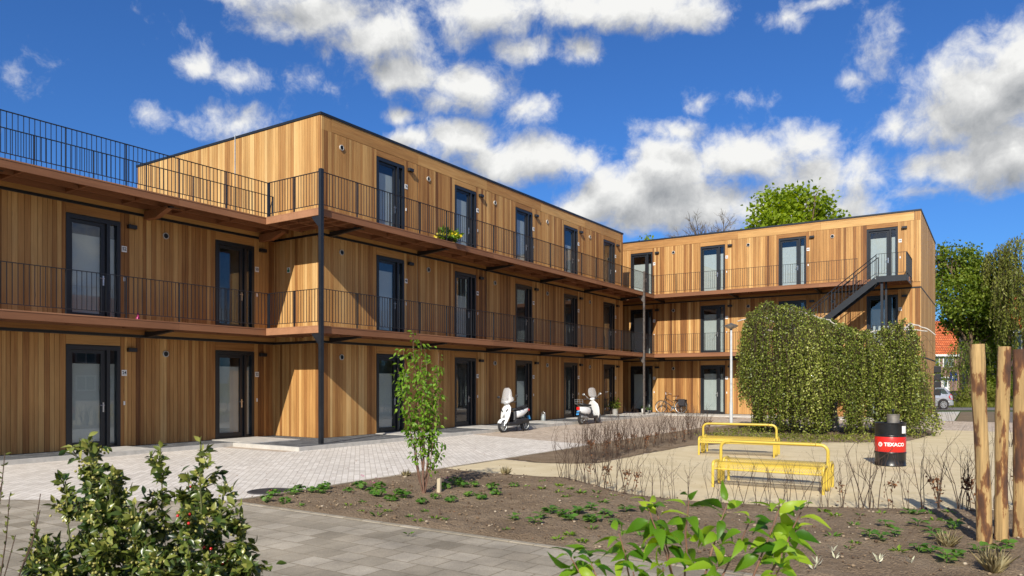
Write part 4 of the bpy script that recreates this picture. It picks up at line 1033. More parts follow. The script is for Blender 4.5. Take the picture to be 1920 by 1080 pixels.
s2 = scooter((-14.05, 27.25, -.056), R(80), 'white retro scooter seen from behind, with red tail light and luggage rack', True)
s1.rotation_euler = (R(4), 0, R(-95)); s2.rotation_euler = (R(-3), 0, R(86))

# ------------------------------------------------------------------ bicycle leaning on the far wing
def bicycle(loc, rz, lean):
    t = empty('bicycle', loc, rz, 'dark city bicycle with black panniers leaning on the timber wall', 'bicycle'); t.rotation_euler = (lean, 0, rz)
    rw = .345
    for x in (-.56, .56):
        b = MB(); b.lathe([(rw - .03, -.016), (rw - .008, -.02), (rw, 0), (rw - .008, .02), (rw - .03, .016)], (0, 0, 0), 40, axis='y'); w = b.build('wheel', M['rubber'], t, smooth=40, loc=(x, 0, rw), fix=True)
        b = MB(); b.lathe([(rw - .03, -.014), (rw - .045, -.01), (rw - .045, .01), (rw - .03, .014)], (0, 0, 0), 40, axis='y'); b.lathe([(.001, -.04), (.025, -.035), (.025, .035), (.001, .04)], (0, 0, 0), 12, axis='y')
        for k in range(18):
            a = 2 * PI * k / 18; b.tube([(0, .02 * (-1) ** k, 0), ((rw - .04) * math.cos(a), 0, (rw - .04) * math.sin(a))], .0022, 4)
        b.build('rim', M['galv'], w, smooth=40)
    f = M['black']; b = MB()
    bb = (-.08, 0, .30); sc_ = (-.24, 0, .80); hd = (.36, 0, .86); hd0 = (.40, 0, .70)
    for p, q, r_ in ((bb, sc_, .017), (bb, hd0, .019), ((-.16, 0, .55), hd, .015), (bb, (-.56, .05, rw), .012), (bb, (-.56, -.05, rw), .012), ((-.21, 0, .72), (-.56, .05, rw), .009), ((-.21, 0, .72), (-.56, -.05, rw), .009), (hd0, (.33, 0, 1.0), .02)): b.tube([p, q], r_, 8)
    b.tube([(.41, .045, .66), (.50, .05, .5), (.56, .05, rw)], .012, 6); b.tube([(.41, -.045, .66), (.50, -.05, .5), (.56, -.05, rw)], .012, 6); b.build('bicycle_frame', f, t, smooth=40)
    b = MB(); b.tube([(.33, 0, 1.0), (.36, 0, 1.12)], .012, 6); b.tube([(.12, -.28, 1.08), (.28, -.26, 1.12), (.38, -.10, 1.12), (.38, .10, 1.12), (.28, .26, 1.12), (.12, .28, 1.08)], .012, 8); b.build('handlebar', M['handle'], t, smooth=40)
    b = MB(); b.tube([sc_, (-.26, 0, .90)], .013, 8); b.build('seat_post', M['handle'], t)
    b = MB(); b.loft([ellx(x, z, w, h, 12) for x, z, w, h in ((-.02, .93, .02, .015), (-.12, .935, .035, .02), (-.28, .94, .09, .025), (-.38, .95, .10, .03), (-.41, .955, .05, .02))]); b.build('saddle', plain('brown_saddle', (.14, .05, .03), .5), t, smooth=60, fix=True)
    b = MB(); b.box((-.86, -.06, .735), (-.34, .06, .75)); b.tube([(-.80, .05, .74), (-.57, .06, rw)], .006, 6); b.tube([(-.80, -.05, .74), (-.57, -.06, rw)], .006, 6); b.build('carrier', f, t)
    for s in (1, -1):
        b = MB(); b.box((-.80, .075 * s, .40), (-.44, .20 * s, .76)); b.build('pannier', plain('black_canvas', (.022, .020, .024), .85), t, bevel=.03)
    b = MB(); b.lathe([(.001, -.01), (.09, -.008), (.09, .008), (.001, .01)], (bb[0], -.05, bb[2]), 20, axis='y'); b.tube([(bb[0], -.06, bb[2]), (bb[0] + .10, -.07, .17)], .009, 6); b.tube([(bb[0], .05, bb[2]), (bb[0] - .10, .07, .43)], .009, 6); b.box((bb[0] + .06, -.14, .16), (bb[0] + .15, -.07, .18)); b.build('crank', M['galv'], t)
    for x, a0, a1 in ((-.56, 20, 190), (.56, 10, 150)):
        b = MB(); b.tube([(x + (rw + .025) * math.cos(R(a0 + (a1 - a0) * k / 12)), 0, rw + (rw + .025) * math.sin(R(a0 + (a1 - a0) * k / 12))) for k in range(13)], .02, 6, flat=.3); b.build('mudguard', f, t, smooth=40)
    return t
bicycle((-14.56, 37.72, .003), R(180), R(9))

# ------------------------------------------------------------------ car at the far street
def car():
    cx, cy = cw((1766 - 960) / F_PX * 47.2 - 1.27, 47.9)
    t = empty('parked_car', (cx, cy, -.06), YAW + PI, 'silver hatchback parked beyond the end of the far wing, only its rear showing', 'car')
    sp = M['silver']; b = MB(); W_ = .86
    def sec(x, w, zb, zs, wr, zr): return [(x, -w * .94, zb), (x, -w, zb + .12), (x, -w, .62), (x, -w * .97, zs), (x, -wr, zr - .03), (x, -wr * .7, zr), (x, wr * .7, zr), (x, wr, zr - .03), (x, w * .97, zs), (x, w, .62), (x, w, zb + .12), (x, w * .94, zb)]
    S_ = [(-1.93, .70, .36, .60, .62, .70), (-1.90, .80, .26, .86, .66, .98), (-1.78, .84, .22, .92, .62, 1.22), (-1.55, W_, .2, .93, .60, 1.40), (-1.2, W_, .2, .92, .61, 1.44), (-.3, W_, .2, .91, .61, 1.45), (.30, W_, .2, .90, .58, 1.38), (.95, W_, .2, .88, .62, .95), (1.6, .83, .2, .78, .60, .80), (2.0, .72, .28, .66, .5, .68)]
    b.loft([sec(*q) for q in S_]); b.build('body', sp, t, smooth=35, fix=True)
    def pane(nm, pts, mat):
        for s in (1, -1):
            q = MB(); q.add([(x, y * s, z) for x, y, z in pts] + [(x, (y - .02) * s, z) for x, y, z in pts], [tuple(range(len(pts)))] + [tuple(range(2 * len(pts) - 1, len(pts) - 1, -1))] + [(i, (i + 1) % len(pts), len(pts) + (i + 1) % len(pts), len(pts) + i) for i in range(len(pts))]); q.build(nm, mat, t, fix=True)
    gm = plain('dark_glass', (.03, .05, .045), .05, spec=.8)
    pane('side_window', [(-1.62, .805, .99), (-1.42, .665, 1.33), (-.95, .645, 1.36), (-.80, .80, .98)], gm); pane('side_window', [(-.72, .81, .97), (-.72, .655, 1.37), (.10, .66, 1.35), (.45, .80, .96)], gm)
    q = MB(); q.add([(-1.915, -.56, .93), (-1.915, .56, .93), (-1.66, .50, 1.33), (-1.66, -.50, 1.33)], [(0, 1, 2, 3)]); q.add([(-1.87, -.56, .93), (-1.87, .56, .93), (-1.62, .50, 1.33), (-1.62, -.50, 1.33)], [(3, 2, 1, 0)]); q.build('rear_window', gm, t)
    pane('tail_light', [(-1.93, .79, .62), (-1.94, .70, .90), (-1.78, .80, 1.0), (-1.62, .87, .82), (-1.70, .875, .66)], M['red'])
    q = MB(); q.loft([[(x, -w, .26), (x, -w, .52), (x, w, .52), (x, w, .26)] for x, w in ((-2.0, .66), (-1.97, .80), (-1.80, .875), (-1.60, .87))]); q.build('bumper', sp, t, bevel=.03, fix=True)
    for x in (-1.27, 1.23):
        for s in (1, -1):
            q = MB(); q.lathe([(.20, -.1), (.30, -.1), (.31, 0), (.30, .1), (.2, .1)], (0, 0, 0), 28, axis='y'); w = q.build('wheel', M['rubber'], t, loc=(x, .80 * s, .31), smooth=40, fix=True)
            q = MB()
            for k in range(10):
                a = 2 * PI * k / 10; q.obox((.04 * math.cos(a), .085 * s, .04 * math.sin(a)), (.195 * math.cos(a), .085 * s, .195 * math.sin(a)), .05, .03, up=(0, 1, 0))
            q.lathe([(.185, .05 * s), (.185, .1 * s), (.215, .102 * s), (.22, .05 * s)], (0, 0, 0), 28, axis='y'); q.lathe([(.001, .1 * s), (.05, .1 * s), (.05, .05 * s)], (0, 0, 0), 14, axis='y'); q.build('rim', M['silver'], w, smooth=40)
            q = MB(); q.lathe([(.001, .868 * s), (.365, .868 * s)], (x, 0, .33), 28, axis='y'); q.build('wheel_arch', M['darkplastic'], t)
    return t
car()

# ------------------------------------------------------------------ brick houses
def brickmat():
    m = paving('house_brick', .22, .07, [(.17, .075, .055), (.23, .10, .075), (.28, .13, .10)], (.30, .26, .23), msize=.14, dirt=.1)
    mp = [n for n in m.node_tree.nodes if n.type == 'MAPPING'][0]; mp.inputs['Rotation'].default_value = (R(90), 0, 0); return m
def tilemat():
    m = paving('roof_tiles', .24, .30, [(.50, .115, .035), (.60, .155, .05), (.68, .20, .075)], (.25, .06, .025), off=0, msize=.16, dirt=.25, bump=1.0); return m
M['brick'] = brickmat(); M['rooftile'] = tilemat()
M['wframe'] = plain('white_frame', (.72, .72, .70), .4, var=.04); M['pane'] = plain('house_glass', (.10, .14, .16), .08, spec=.8)
def house(loc, rz, W_, D, eave, ridge, wins, doors, label, group=None):
    t = empty('brick_house', loc, rz, label, 'house', group)
    b = MB(); b.box((0, 0, -.1), (W_, D, eave)); b.prism([(0, eave), (D, eave), (D / 2, ridge - .1)], .0, W_, 'x'); b.build('wall', M['brick'], t)
    b = MB()
    for s in (0, 1):
        y0, y1 = (-.35, D / 2) if s == 0 else (D + .35, D / 2); sl_ = (ridge - eave) / (D / 2); z0 = eave - .35 * sl_ + .06
        b.add([(-.15, y0, z0), (W_ + .15, y0, z0), (W_ + .15, y1, ridge), (-.15, y1, ridge), (-.15, y0, z0 + .12), (W_ + .15, y0, z0 + .12), (W_ + .15, y1, ridge + .12), (-.15, y1, ridge + .12)], [(0, 3, 2, 1), (4, 5, 6, 7), (0, 1, 5, 4), (1, 2, 6, 5), (2, 3, 7, 6), (3, 0, 4, 7)])
    ro = b.build('roof', M['rooftile'], t)
    b = MB(); b.box((W_ * .7, D / 2 - .35, ridge - .6), (W_ * .7 + .6, D / 2 + .35, ridge + .9)); b.build('chimney', M['brick'], ro)
    b = MB(); b.box((-.15, -.42, eave - .26), (W_ + .15, -.02, eave - .02)); b.build('gutter', M['wframe'], t)
    for (x, z, w, h) in wins:
        b = MB()
        for q in (((x, -.06, z), (x + w, .02, z + .12)), ((x, -.06, z + h - .12), (x + w, .02, z + h)), ((x, -.059, z + .12), (x + .12, .02, z + h - .12)), ((x + w - .12, -.059, z + .12), (x + w, .02, z + h - .12)), ((x + w / 2 - .05, -.058, z + .12), (x + w / 2 + .05, .02, z + h - .12))): b.box(*q)
        f = b.build('window', M['wframe'], t); b = MB(); b.box((x + .1, -.03, z + .1), (x + w - .1, -.005, z + h - .1)); b.build('pane', M['pane'], f)
    for (x, w, h) in doors:
        b = MB(); b.box((x, -.05, 0), (x + w, .0, h)); d = b.build('door', M['wframe'], t); b = MB(); b.box((x + w * .3, -.06, 1.2), (x + w * .7, -.052, h - .15)); b.build('pane', M['pane'], d)
        b = MB(); b.box((x - .2, -.5, h + .05), (x + w + .2, -.001, h + .2)); b.build('canopy', M['wframe'], t)
    return t
def hloc(px, zc): return (*cw((px - 960) / F_PX * zc, zc), -.05)
zc = 88; k_ = zc / F_PX
house(hloc(1700, zc), YAW, 6.7, 8, 5.1, 9.3, [((1738 - 1700) * k_, 3.55, .8 * 1.9, 1.3), ((1767.5 - 1700) * k_, 3.55, 1.3, 1.3), ((1745 - 1700) * k_, .8, 1.2, 1.5)], [((1765 - 1700) * k_, .95, 2.2)], 'brick house with orange roof and white windows, beside the end of the timber wing', 'brick houses behind the trees')
house(hloc(1806, zc), YAW, 8.0, 8, 5.1, 9.3, [(1.0, 3.55, 1.6, 1.3), (4.6, 3.55, 1.6, 1.3), (4.4, .8, 2.0, 1.5)], [(1.2, .95, 2.2)], 'orange roofed brick house mostly hidden behind the dark trees', 'brick houses behind the trees')
house(hloc(1885, 60), YAW - R(4), 7.0, 7, 6.0, 9.2, [(.5, 4.3, 1.5, 1.3), (3.2, 4.3, 1.5, 1.3), (.6, .9, 2.0, 1.6)], [(3.4, .95, 2.2)], 'nearer brick house at the right edge behind the hanging willow', 'brick houses behind the trees')
# the terrace across the square that the doors' glass mirrors
te = house((36, 44, -.05), R(-90), 46, 9, 5.6, 10.5, [(2.0 + 4.4 * i, z, 1.9, 1.5) for i in range(10) for z in (.9, 3.6)], [(4.6 + 8.8 * i, .95, 2.2) for i in range(5)], 'long brick terrace with white windows, seen mirrored in the door glass', None)

# ------------------------------------------------------------------ small things at the doors and beyond
x, y = g(1334 / 1 - 0, 797) if False else cw((1004 - 960) / F_PX * 28.6, 28.6)
t = empty('garden_can', (-16.1, 26.95, 0), 0, 'small pale grey can with a wire handle against the wall between two doors', 'can')
b = MB(); b.lathe([(.001, .0), (.10, .0), (.105, .04), (.10, .22), (.045, .29), (.04, .32), (.001, .32)], n=20); b.build('body', plain('pale_zinc', (.26, .29, .29), .5, .3), t, smooth=40)
b = MB(); b.tube([(-.085, 0, .22), (-.075, 0, .36), (0, 0, .42), (.075, 0, .36), (.085, 0, .22)], .008, 6); b.build('handle', M['galv'], t, smooth=40)
t = empty('letter_boxes', (-2.86 + .02, 47.0, 0), 0, 'stack of dark boxes fixed to the end wall of the far wing', 'boxes')
for k in range(4):
    b = MB(); b.box((.01, -.35, .95 + .42 * k), (.34, .35, 1.30 + .42 * k)); b.build('box', M['black'], t, bevel=.02)
b = MB(); b.box((.0, -.40, .3), (.03, .40, 2.7)); b.build('back_panel', M['darkplastic'], t)
sx_, sy_ = cw((1787 - 960) / F_PX * 58, 58)
t = empty('road_sign', (sx_, sy_, -.05), YAW, 'small square blue road sign on a thin post before the brick house', 'sign')
b = MB(); b.tube([(0, 0, 0), (0, 0, 2.6)], .03, 8); b.build('post', M['galv'], t)
b = MB(); b.box((-.27, -.05, 1.85), (.27, -.032, 2.55)); b.build('panel', plain('sign_blue', (.012, .07, .42), .35), t)
b = MB(); b.box((-.09, -.056, 2.0), (.10, -.051, 2.36)); b.box((-.03, -.057, 2.2), (.17, -.0505, 2.3)); b.build('symbol', M['white'], t)
x0, y0 = cw((1789 - 960) / F_PX * 56, 56)
t = empty('wheelie_bin', (x0, y0, -.05), YAW, 'dark refuse bin standing behind the silver car', 'bin')
b = MB(); b.loft([[(-.24, -.28, .08), (.24, -.28, .08), (.24, .28, .08), (-.24, .28, .08)], [(-.29, -.36, 1.0), (.29, -.36, 1.0), (.29, .36, 1.0), (-.29, .36, 1.0)]]); b.build('body', plain('bin_grey', (.05, .055, .055), .5), t)
b = MB(); b.box((-.31, -.40, 1.001), (.31, .40, 1.07)); b.build('lid', M['darkplastic'], t, bevel=.02)
for s in (1, -1):
    b = MB(); b.lathe([(.001, -.03), (.1, -.03), (.1, .03), (.001, .03)], (.22 * s, .33, .1), 16, axis='x'); b.build('wheel', M['rubber'], t)
b = MB(); b.lathe([(.001, .0), (.05, .0), (.046, .06), (.022, .10), (.020, .19), (.001, .20)], n=16)
tag(b.build('bottle', plain('magenta_plastic', (.50, .02, .16), .4), loc=(-17.6, 10.05, Z1 + .002), smooth=40), 'small magenta bottle on the gallery floor beside door 52', 'bottle')

# ------------------------------------------------------------------ plants
M['birchleaf'] = foliage('birch_leaf', [(.055, .085, .012), (.14, .185, .027), (.29, .33, .06), (.52, .54, .17)], .35, .35)
M['mapleleaf'] = foliage('maple_leaf', [(.10, .165, .008), (.23, .32, .018), (.40, .48, .045)], .5, .5)
M['darkleaf'] = foliage('dark_leaf', [(.035, .07, .007), (.15, .215, .02), (.33, .38, .065)], .5, .45)
M['willowleaf'] = foliage('willow_leaf', [(.07, .095, .010), (.18, .20, .03), (.32, .32, .075)], .5, .4)
M['youngleaf'] = foliage('young_leaf', [(.055, .14, .012), (.13, .26, .02), (.26, .40, .05)], .45, .45)
M['hollyleaf'] = foliage('holly_leaf', [(.012, .028, .007), (.045, .082, .016), (.16, .19, .034), (.38, .37, .09)], .3, .2, .5)
M['shrubleaf'] = foliage('shrub_leaf', [(.04, .13, .008), (.16, .32, .018), (.38, .52, .04)], .4, .5)
M['herbleaf'] = foliage('herb_leaf', [(.03, .10, .012), (.085, .20, .025), (.18, .30, .05)], .5, .35)
M['deadleaf'] = foliage('dead_leaf', [(.10, .04, .018), (.20, .085, .035), (.30, .15, .07)], .7, .2)
M['straw'] = foliage('straw', [(.30, .24, .11), (.45, .38, .20), (.55, .50, .30)], .6, .3)
M['pale'] = foliage('pale_shoot', [(.48, .50, .30), (.62, .62, .44), (.70, .68, .52)], .5, .3)
M['berry'] = plain('red_berry', (.50, .012, .010), .25, coat=.4)
M['bud'] = foliage('yellow_bud', [(.26, .25, .05), (.40, .37, .10), (.52, .48, .20)], .6, .2)
M['petal'] = foliage('yellow_petal', [(.62, .48, .02), (.75, .62, .04), (.80, .72, .15)], .5, .3)
M['pinkpetal'] = foliage('pink_petal', [(.45, .04, .18), (.6, .10, .28)], .5, .3)

def merge(parts):
    vs, fs, o = [], [], 0
    for v, f in parts:
        vs.append(v); fs.append(f + o); o += len(v)
    return np.concatenate(vs), np.concatenate(fs)
def limb_pts(a, b, sag, n, rnd, wob=.05):
    a = np.array(a, float); b = np.array(b, float); t = np.linspace(0, 1, n)[:, None]; p = a * (1 - t) + b * t
    p[:, 2] += (sag * np.sin(np.pi * t[:, 0])); ln = np.linalg.norm(b - a)
    j = rnd.normal(0, wob * ln, (n, 3)); j[0] = j[-1] = 0; j[:, 2] *= .5
    return p + j * np.sin(np.pi * t)
def tree(name, label, loc, blobs, nleaf, leaf, mat, trunk_r, trunk_h, seed, cluster=.35, per=45, barkm=None, cat='tree', group=None, rz=0, sparse=1.0, parts=('trunk', 'crown'), nb=3, aspect=.8, updir=.4):
    """blobs: (x, y, z, rx, ry, rz) crown lobes; leaves gather in sprays on twigs that leave the limbs"""
    rnd = np.random.default_rng(seed); t = empty(name, loc, rz, label, cat, group); barkm = barkm or M['bark']
    tb = MB(); top = np.array([rnd.normal(0, .15), rnd.normal(0, .15), trunk_h])
    tb.tube([(0, 0, -.1), (0, 0, .3), (top[0] * .5, top[1] * .5, trunk_h * .55), tuple(top)], [trunk_r * 1.35, trunk_r, trunk_r * .85, trunk_r * .7], 10)
    vol = np.array([b[3] * b[4] * b[5] for b in blobs]); vol = vol / vol.sum(); cs = []; A, Bq = [], []
    ncl = max(4, nleaf // per)
    for bl, v in zip(blobs, vol):
        c = np.array(bl[:3]); r = np.array(bl[3:6]); k = max(3, int(ncl * v))
        d = rdirs(k, rnd); q = c + d * r * (rnd.uniform(.30, 1.0, (k, 1)) ** .55); cs.append(q)
        base = np.array([top[0], top[1], trunk_h * rnd.uniform(.7, 1.0)]); L_ = limb_pts(base, c, .05, 6, rnd, .06)
        tb.tube([tuple(p) for p in L_], list(np.linspace(trunk_r * .5, trunk_r * .16, 6)), 7)
        for j in range(nb * 2):
            e = c + rdirs(1, rnd)[0] * r * rnd.uniform(.55, .9); m = L_[rnd.integers(2, 6)]; P = limb_pts(m, e, .1, 5, rnd, .08)
            tb.tube([tuple(p) for p in P], list(np.linspace(trunk_r * .16, trunk_r * .04, 5)), 5)
        m = q[rnd.random(len(q)) < .5]; A.append(c + (m - c) * .35); Bq.append(m)
    tr = tb.build(parts[0], barkm, t, smooth=60)
    A = np.concatenate(A); Bq = np.concatenate(Bq); V, Fc = sticks(A, Bq, trunk_r * .05, trunk_r * .015, 3); quick_mesh('twigs', V, Fc, barkm, tr)
    if nleaf and mat:
        C_ = np.concatenate(cs); i = rnd.integers(0, len(C_), int(nleaf * sparse)); shade = rnd.normal(.5, .16, len(C_))
        P = C_[i] + rnd.normal(0, cluster, (len(i), 3)) * [1, 1, .7]
        D = rdirs(len(i), rnd); D[:, 2] -= .35; Nn = rdirs(len(i), rnd); Nn[:, 2] = np.abs(Nn[:, 2]) + updir
        V, Fc, k = leaves(P, D, Nn, rnd.uniform(.7, 1.3, len(i)) * leaf, rnd.uniform(.7, 1.3, len(i)) * leaf * aspect, .15)
        tone = np.clip(shade[i] + rnd.normal(0, .14, len(i)), 0, 1)
        quick_mesh(parts[1], V, Fc, mat, t, np.repeat(tone, k))
    return t
def at_px(px, zc): return cw((px - 960) / F_PX * zc, zc)
def zpx(py, zc): return EYE + (HORIZON - py) * zc / F_PX

# maple behind the far wing: lobes read off its outline
zc = 64; k_ = zc / F_PX; x, y = at_px(1487, zc)
tree('maple_tree', 'bright green maple crown standing above the roof of the far wing', (x, y, -.07),
     [((px - 1487) * k_, dy, zpx(py, zc), rx * k_, rx * k_ * .9, ry * k_) for px, py, rx, ry, dy in ((1495, 378, 34, 32, 0), (1440, 392, 36, 30, -1), (1540, 395, 32, 32, .5), (1420, 415, 24, 22, 0), (1560, 412, 24, 24, 0), (1487, 410, 60, 34, 1), (1470, 372, 24, 18, 1), (1520, 372, 24, 18, -1), (1450, 430, 50, 22, -2), (1530, 430, 44, 22, 2))],
     5200, .34, M['mapleleaf'], .30, 9.5, 51, cluster=.42, per=15, rz=YAW, aspect=.95)
# bare tree left of it
zc = 66; k_ = zc / F_PX; x, y = at_px(1325, zc); rnd = np.random.default_rng(52)
t = empty('bare_tree', (x, y, -.07), YAW, 'leafless grey tree left of the maple above the far roof', 'tree')
b = MB(); b.tube([(0, 0, -.1), (.1, 0, 6), (.0, 0, 12.2)], [.25, .2, .16], 8); A, Bq, r0 = [], [], []
def fork(p, d, ln, r, depth):
    q = p + d * ln; mid = p + d * ln * .5 + rnd.normal(0, ln * .06, 3); b.tube([tuple(p), tuple(mid), tuple(q)], [r, r * .85, r * .62], 5)
    if depth == 0: return
    for _ in range(3 if depth > 1 else 4):
        nd = d + rnd.normal(0, .42, 3) * [1, 1, .45]; nd[2] = max(nd[2], .25); fork(q if rnd.random() < .6 else mid, nd / np.linalg.norm(nd), ln * rnd.uniform(.55, .85), r * .58, depth - 1)
for a in range(6):
    d = np.array([math.cos(a * 1.05) * .55, math.sin(a * 1.05) * .5, 1.0]); fork(np.array([.02, 0, 11.6 + .1 * a]), d / np.linalg.norm(d), 1.9, .10, 4)
b.build('trunk', plain('grey_bark', (.16, .13, .10), .9, var=.3), t)
zc = 70; x, y = at_px(1212, zc)
tree('small_tree', 'small green treetop just showing between the two roofs', (x, y, -.07), [(0, 0, 15.2, .45, .45, .8), (.2, 0, 14.2, .9, .9, .8)], 800, .26, M['mapleleaf'], .12, 13, 53, cluster=.25, per=20)
x, y = at_px(1270, 72)
tree('small_tree', 'low bush of green leaves at the foot of the bare tree, above the roof edge', (x, y, -.07), [(.3, 0, 15.0, 1.6, 1.2, .6)], 500, .22, M['mapleleaf'], .12, 13.5, 54, cluster=.3, per=14)
# right-hand group
zc = 58; k_ = zc / F_PX; x, y = at_px(1815, zc)
tree('broadleaf_tree', 'large dark green tree beside the end of the far wing', (x, y, -.07),
     [((px - 1815) * k_, dy, zpx(py, zc), rx * k_, rx * k_ * .9, ry * k_) for px, py, rx, ry, dy in ((1790, 490, 38, 34, 0), (1830, 500, 42, 36, 1), (1765, 520, 34, 36, 1), (1850, 540, 42, 40, -1), (1790, 560, 50, 40, -1.5), (1820, 590, 56, 36, 0), (1868, 600, 34, 40, .5), (1838, 640, 34, 24, 0), (1760, 470, 14, 12, 0), (1860, 650, 34, 36, 0), (1848, 690, 30, 30, .5))],
     19000, .23, M['darkleaf'], .28, 4.5, 55, cluster=.40, per=22, rz=YAW)
def hanging(name, label, loc, rz, centers, n, seed, leafm, leaf=.16, group=None, ln=(1.2, 4.5), trunk=.3, th=6):
    rnd = np.random.default_rng(seed); t = empty(name, loc, rz, label, 'tree', group); b = MB(); b.tube([(0, 0, -.1), (.1, .1, th * .5), (0, 0, th)], [trunk * 1.2, trunk, trunk * .7], 9)
    Ps, Ds, Ns, tn, A, Bq = [], [], [], [], [], []
    for (cx, cy, cz, r, ry) in centers:
        L_ = limb_pts((0, 0, th * .9), (cx, cy, cz), .4, 6, rnd); b.tube([tuple(p) for p in L_], list(np.linspace(trunk * .5, .03, 6)), 6)
        for k in range(n // len(centers)):
            d = rnd.normal(0, 1, 2); d /= np.linalg.norm(d) + 1e-6; q = r * math.sqrt(rnd.random())
            top = np.array([cx + d[0] * q, cy + d[1] * q * ry, cz + .5 - .35 * (q / r) ** 2 * r + rnd.normal(0, .2)]); L2 = rnd.uniform(*ln); m = int(L2 / .13); s = np.linspace(0, 1, m)[:, None]
            drift = np.array([d[0] * .35, d[1] * .35, 0]) + rnd.normal(0, .12, 3)
            P = top + s * np.array([0, 0, -L2]) + drift * np.sqrt(s); P = P[P[:, 2] > .3]
            if len(P) < 3: continue
            A.append(P[:-1]); Bq.append(P[1:]); Ps.append(P); D = rdirs(len(P), rnd) * .55; D[:, 2] -= .8; Ds.append(D); Ns.append(rdirs(len(P), rnd)); tn.append(np.clip(rnd.normal(.5, .16) + rnd.normal(0, .12, len(P)), 0, 1))
    tr = b.build('trunk', M['bark'], t, smooth=60); V, Fc = sticks(np.concatenate(A), np.concatenate(Bq), .008, .008, 3); quick_mesh('hanging_twigs', V, Fc, M['twig'], tr)
    P = np.concatenate(Ps); V, Fc, k = leaves(P, np.concatenate(Ds), np.concatenate(Ns), rnd.uniform(.7, 1.3, len(P)) * leaf, leaf * .42, .1); quick_mesh('crown', V, Fc, leafm, t, np.repeat(np.concatenate(tn), k))
    return t
zc = 54; k_ = zc / F_PX; x, y = at_px(1925, zc)
hanging('willow_tree', 'yellow-green weeping willow hanging in at the right edge of the photo', (x, y, -.07), YAW, [((px - 1925) * k_, dy, zpx(py, zc), r * k_, .9) for px, py, r, dy in ((1892, 478, 26, 1), (1925, 455, 50, 0), (1895, 520, 44, -1), (1940, 520, 60, 1), (1975, 500, 60, 0), (1905, 580, 40, -1))], 620, 56, M['willowleaf'], leaf=.24, th=8, ln=(1.0, 3.6))
zc = 55; k_ = zc / F_PX; x, y = at_px(1800, zc)
hanging('weeping_tree', 'slender weeping tree hanging before the brick house wall', (x, y, -.07), YAW, [((px - 1800) * k_, dy, zpx(py, zc), r * k_, .9) for px, py, r, dy in ((1798, 672, 20, 0), (1812, 655, 22, .5), (1786, 690, 12, -.3), (1836, 650, 24, .5))], 170, 57, M['darkleaf'], leaf=.17, th=2.6, ln=(.6, 2.0), trunk=.09)
zc = 53; x, y = at_px(1850, zc); k_ = zc / F_PX
for i, (px, py, rx, ry, lab, z_) in enumerate(((1830, 742, 34, 24, 'rounded green bush behind the silver car, before the brick house', 53), (1895, 735, 36, 30, 'tall dark bush at the right edge behind the tree stakes', 54), (1866, 705, 30, 40, 'dark upright bush between the houses behind the tree stakes', 57), (1752, 690, 9, 26, 'narrow green bush hugging the end of the far wing', 52))):
    k_ = z_ / F_PX; x, y = at_px(px, z_)
    tree('bush', lab, (x, y, -.07), [(0, 0, zpx(py, z_), rx * k_, rx * k_, ry * k_), (rx * k_ * .5, .2, zpx(py + 8, z_), rx * k_ * .6, rx * k_ * .6, ry * k_ * .7), (-rx * k_ * .5, -.2, zpx(py + 12, z_), rx * k_ * .6, rx * k_ * .6, ry * k_ * .6)], 2600 if rx > 12 else 700, .15, M['darkleaf'] if i != 0 else M['willowleaf'], .06, .5, 60 + i, cluster=.2, per=24, cat='bush', parts=('stem', 'foliage'))
# rough grass along the far street
rnd = np.random.default_rng(70); n = 5200
u = rnd.uniform(26, 46, n); w_ = rnd.uniform(51, 54.5, n); P = np.stack([CS * u - SN * w_, SN * u + CS * w_, np.full(n, -.08)], 1)
D = rdirs(n, rnd) * .5; D[:, 2] = 1; V, Fc, k = leaves(P, D, rdirs(n, rnd), rnd.uniform(.15, .55, n), .05, .1); tag(quick_mesh('rough_grass', V, Fc, M['willowleaf'], tone=np.repeat(rnd.random(n), k)), kind='stuff')

# ------------------------------------------------------------------ the weeping birch
zb = 25.6; kb = zb / F_PX
bx, by = at_px(1562, zb)
TH = math.atan((1562 - 960) / F_PX); wb = empty('weeping_birch', (bx, by, -.04), YAW - TH, 'wide weeping birch with leafy curtains reaching the ground before the far wing', 'tree')
PROF = [(1378, 660), (1384, 622), (1402, 598), (1440, 580), (1490, 582), (1530, 596), (1570, 612), (1600, 626), (1635, 628), (1660, 618), (1684, 608), (1698, 620), (1708, 650), (1720, 700), (1732, 745), (1742, 785)]
pu = np.array([(p - 1562) * kb * math.cos(TH) for p, _ in PROF]); pz = np.array([zpx(q, zb - u_ * math.sin(TH)) for (_, q), u_ in zip(PROF, pu)])
def crown_z(u, w):
    uu = np.clip(u, pu[0], pu[-1]); top = np.interp(uu, pu, pz)
    return top + .10 - .055 * (w + .3) ** 2 - .5 * np.maximum(0, np.abs(w) - 2.1) ** 2
rnd = np.random.default_rng(81); Ps, Ds, Ns, tn, A, Bq, bareA, bareB = [], [], [], [], [], [], [], []
NS = 2300
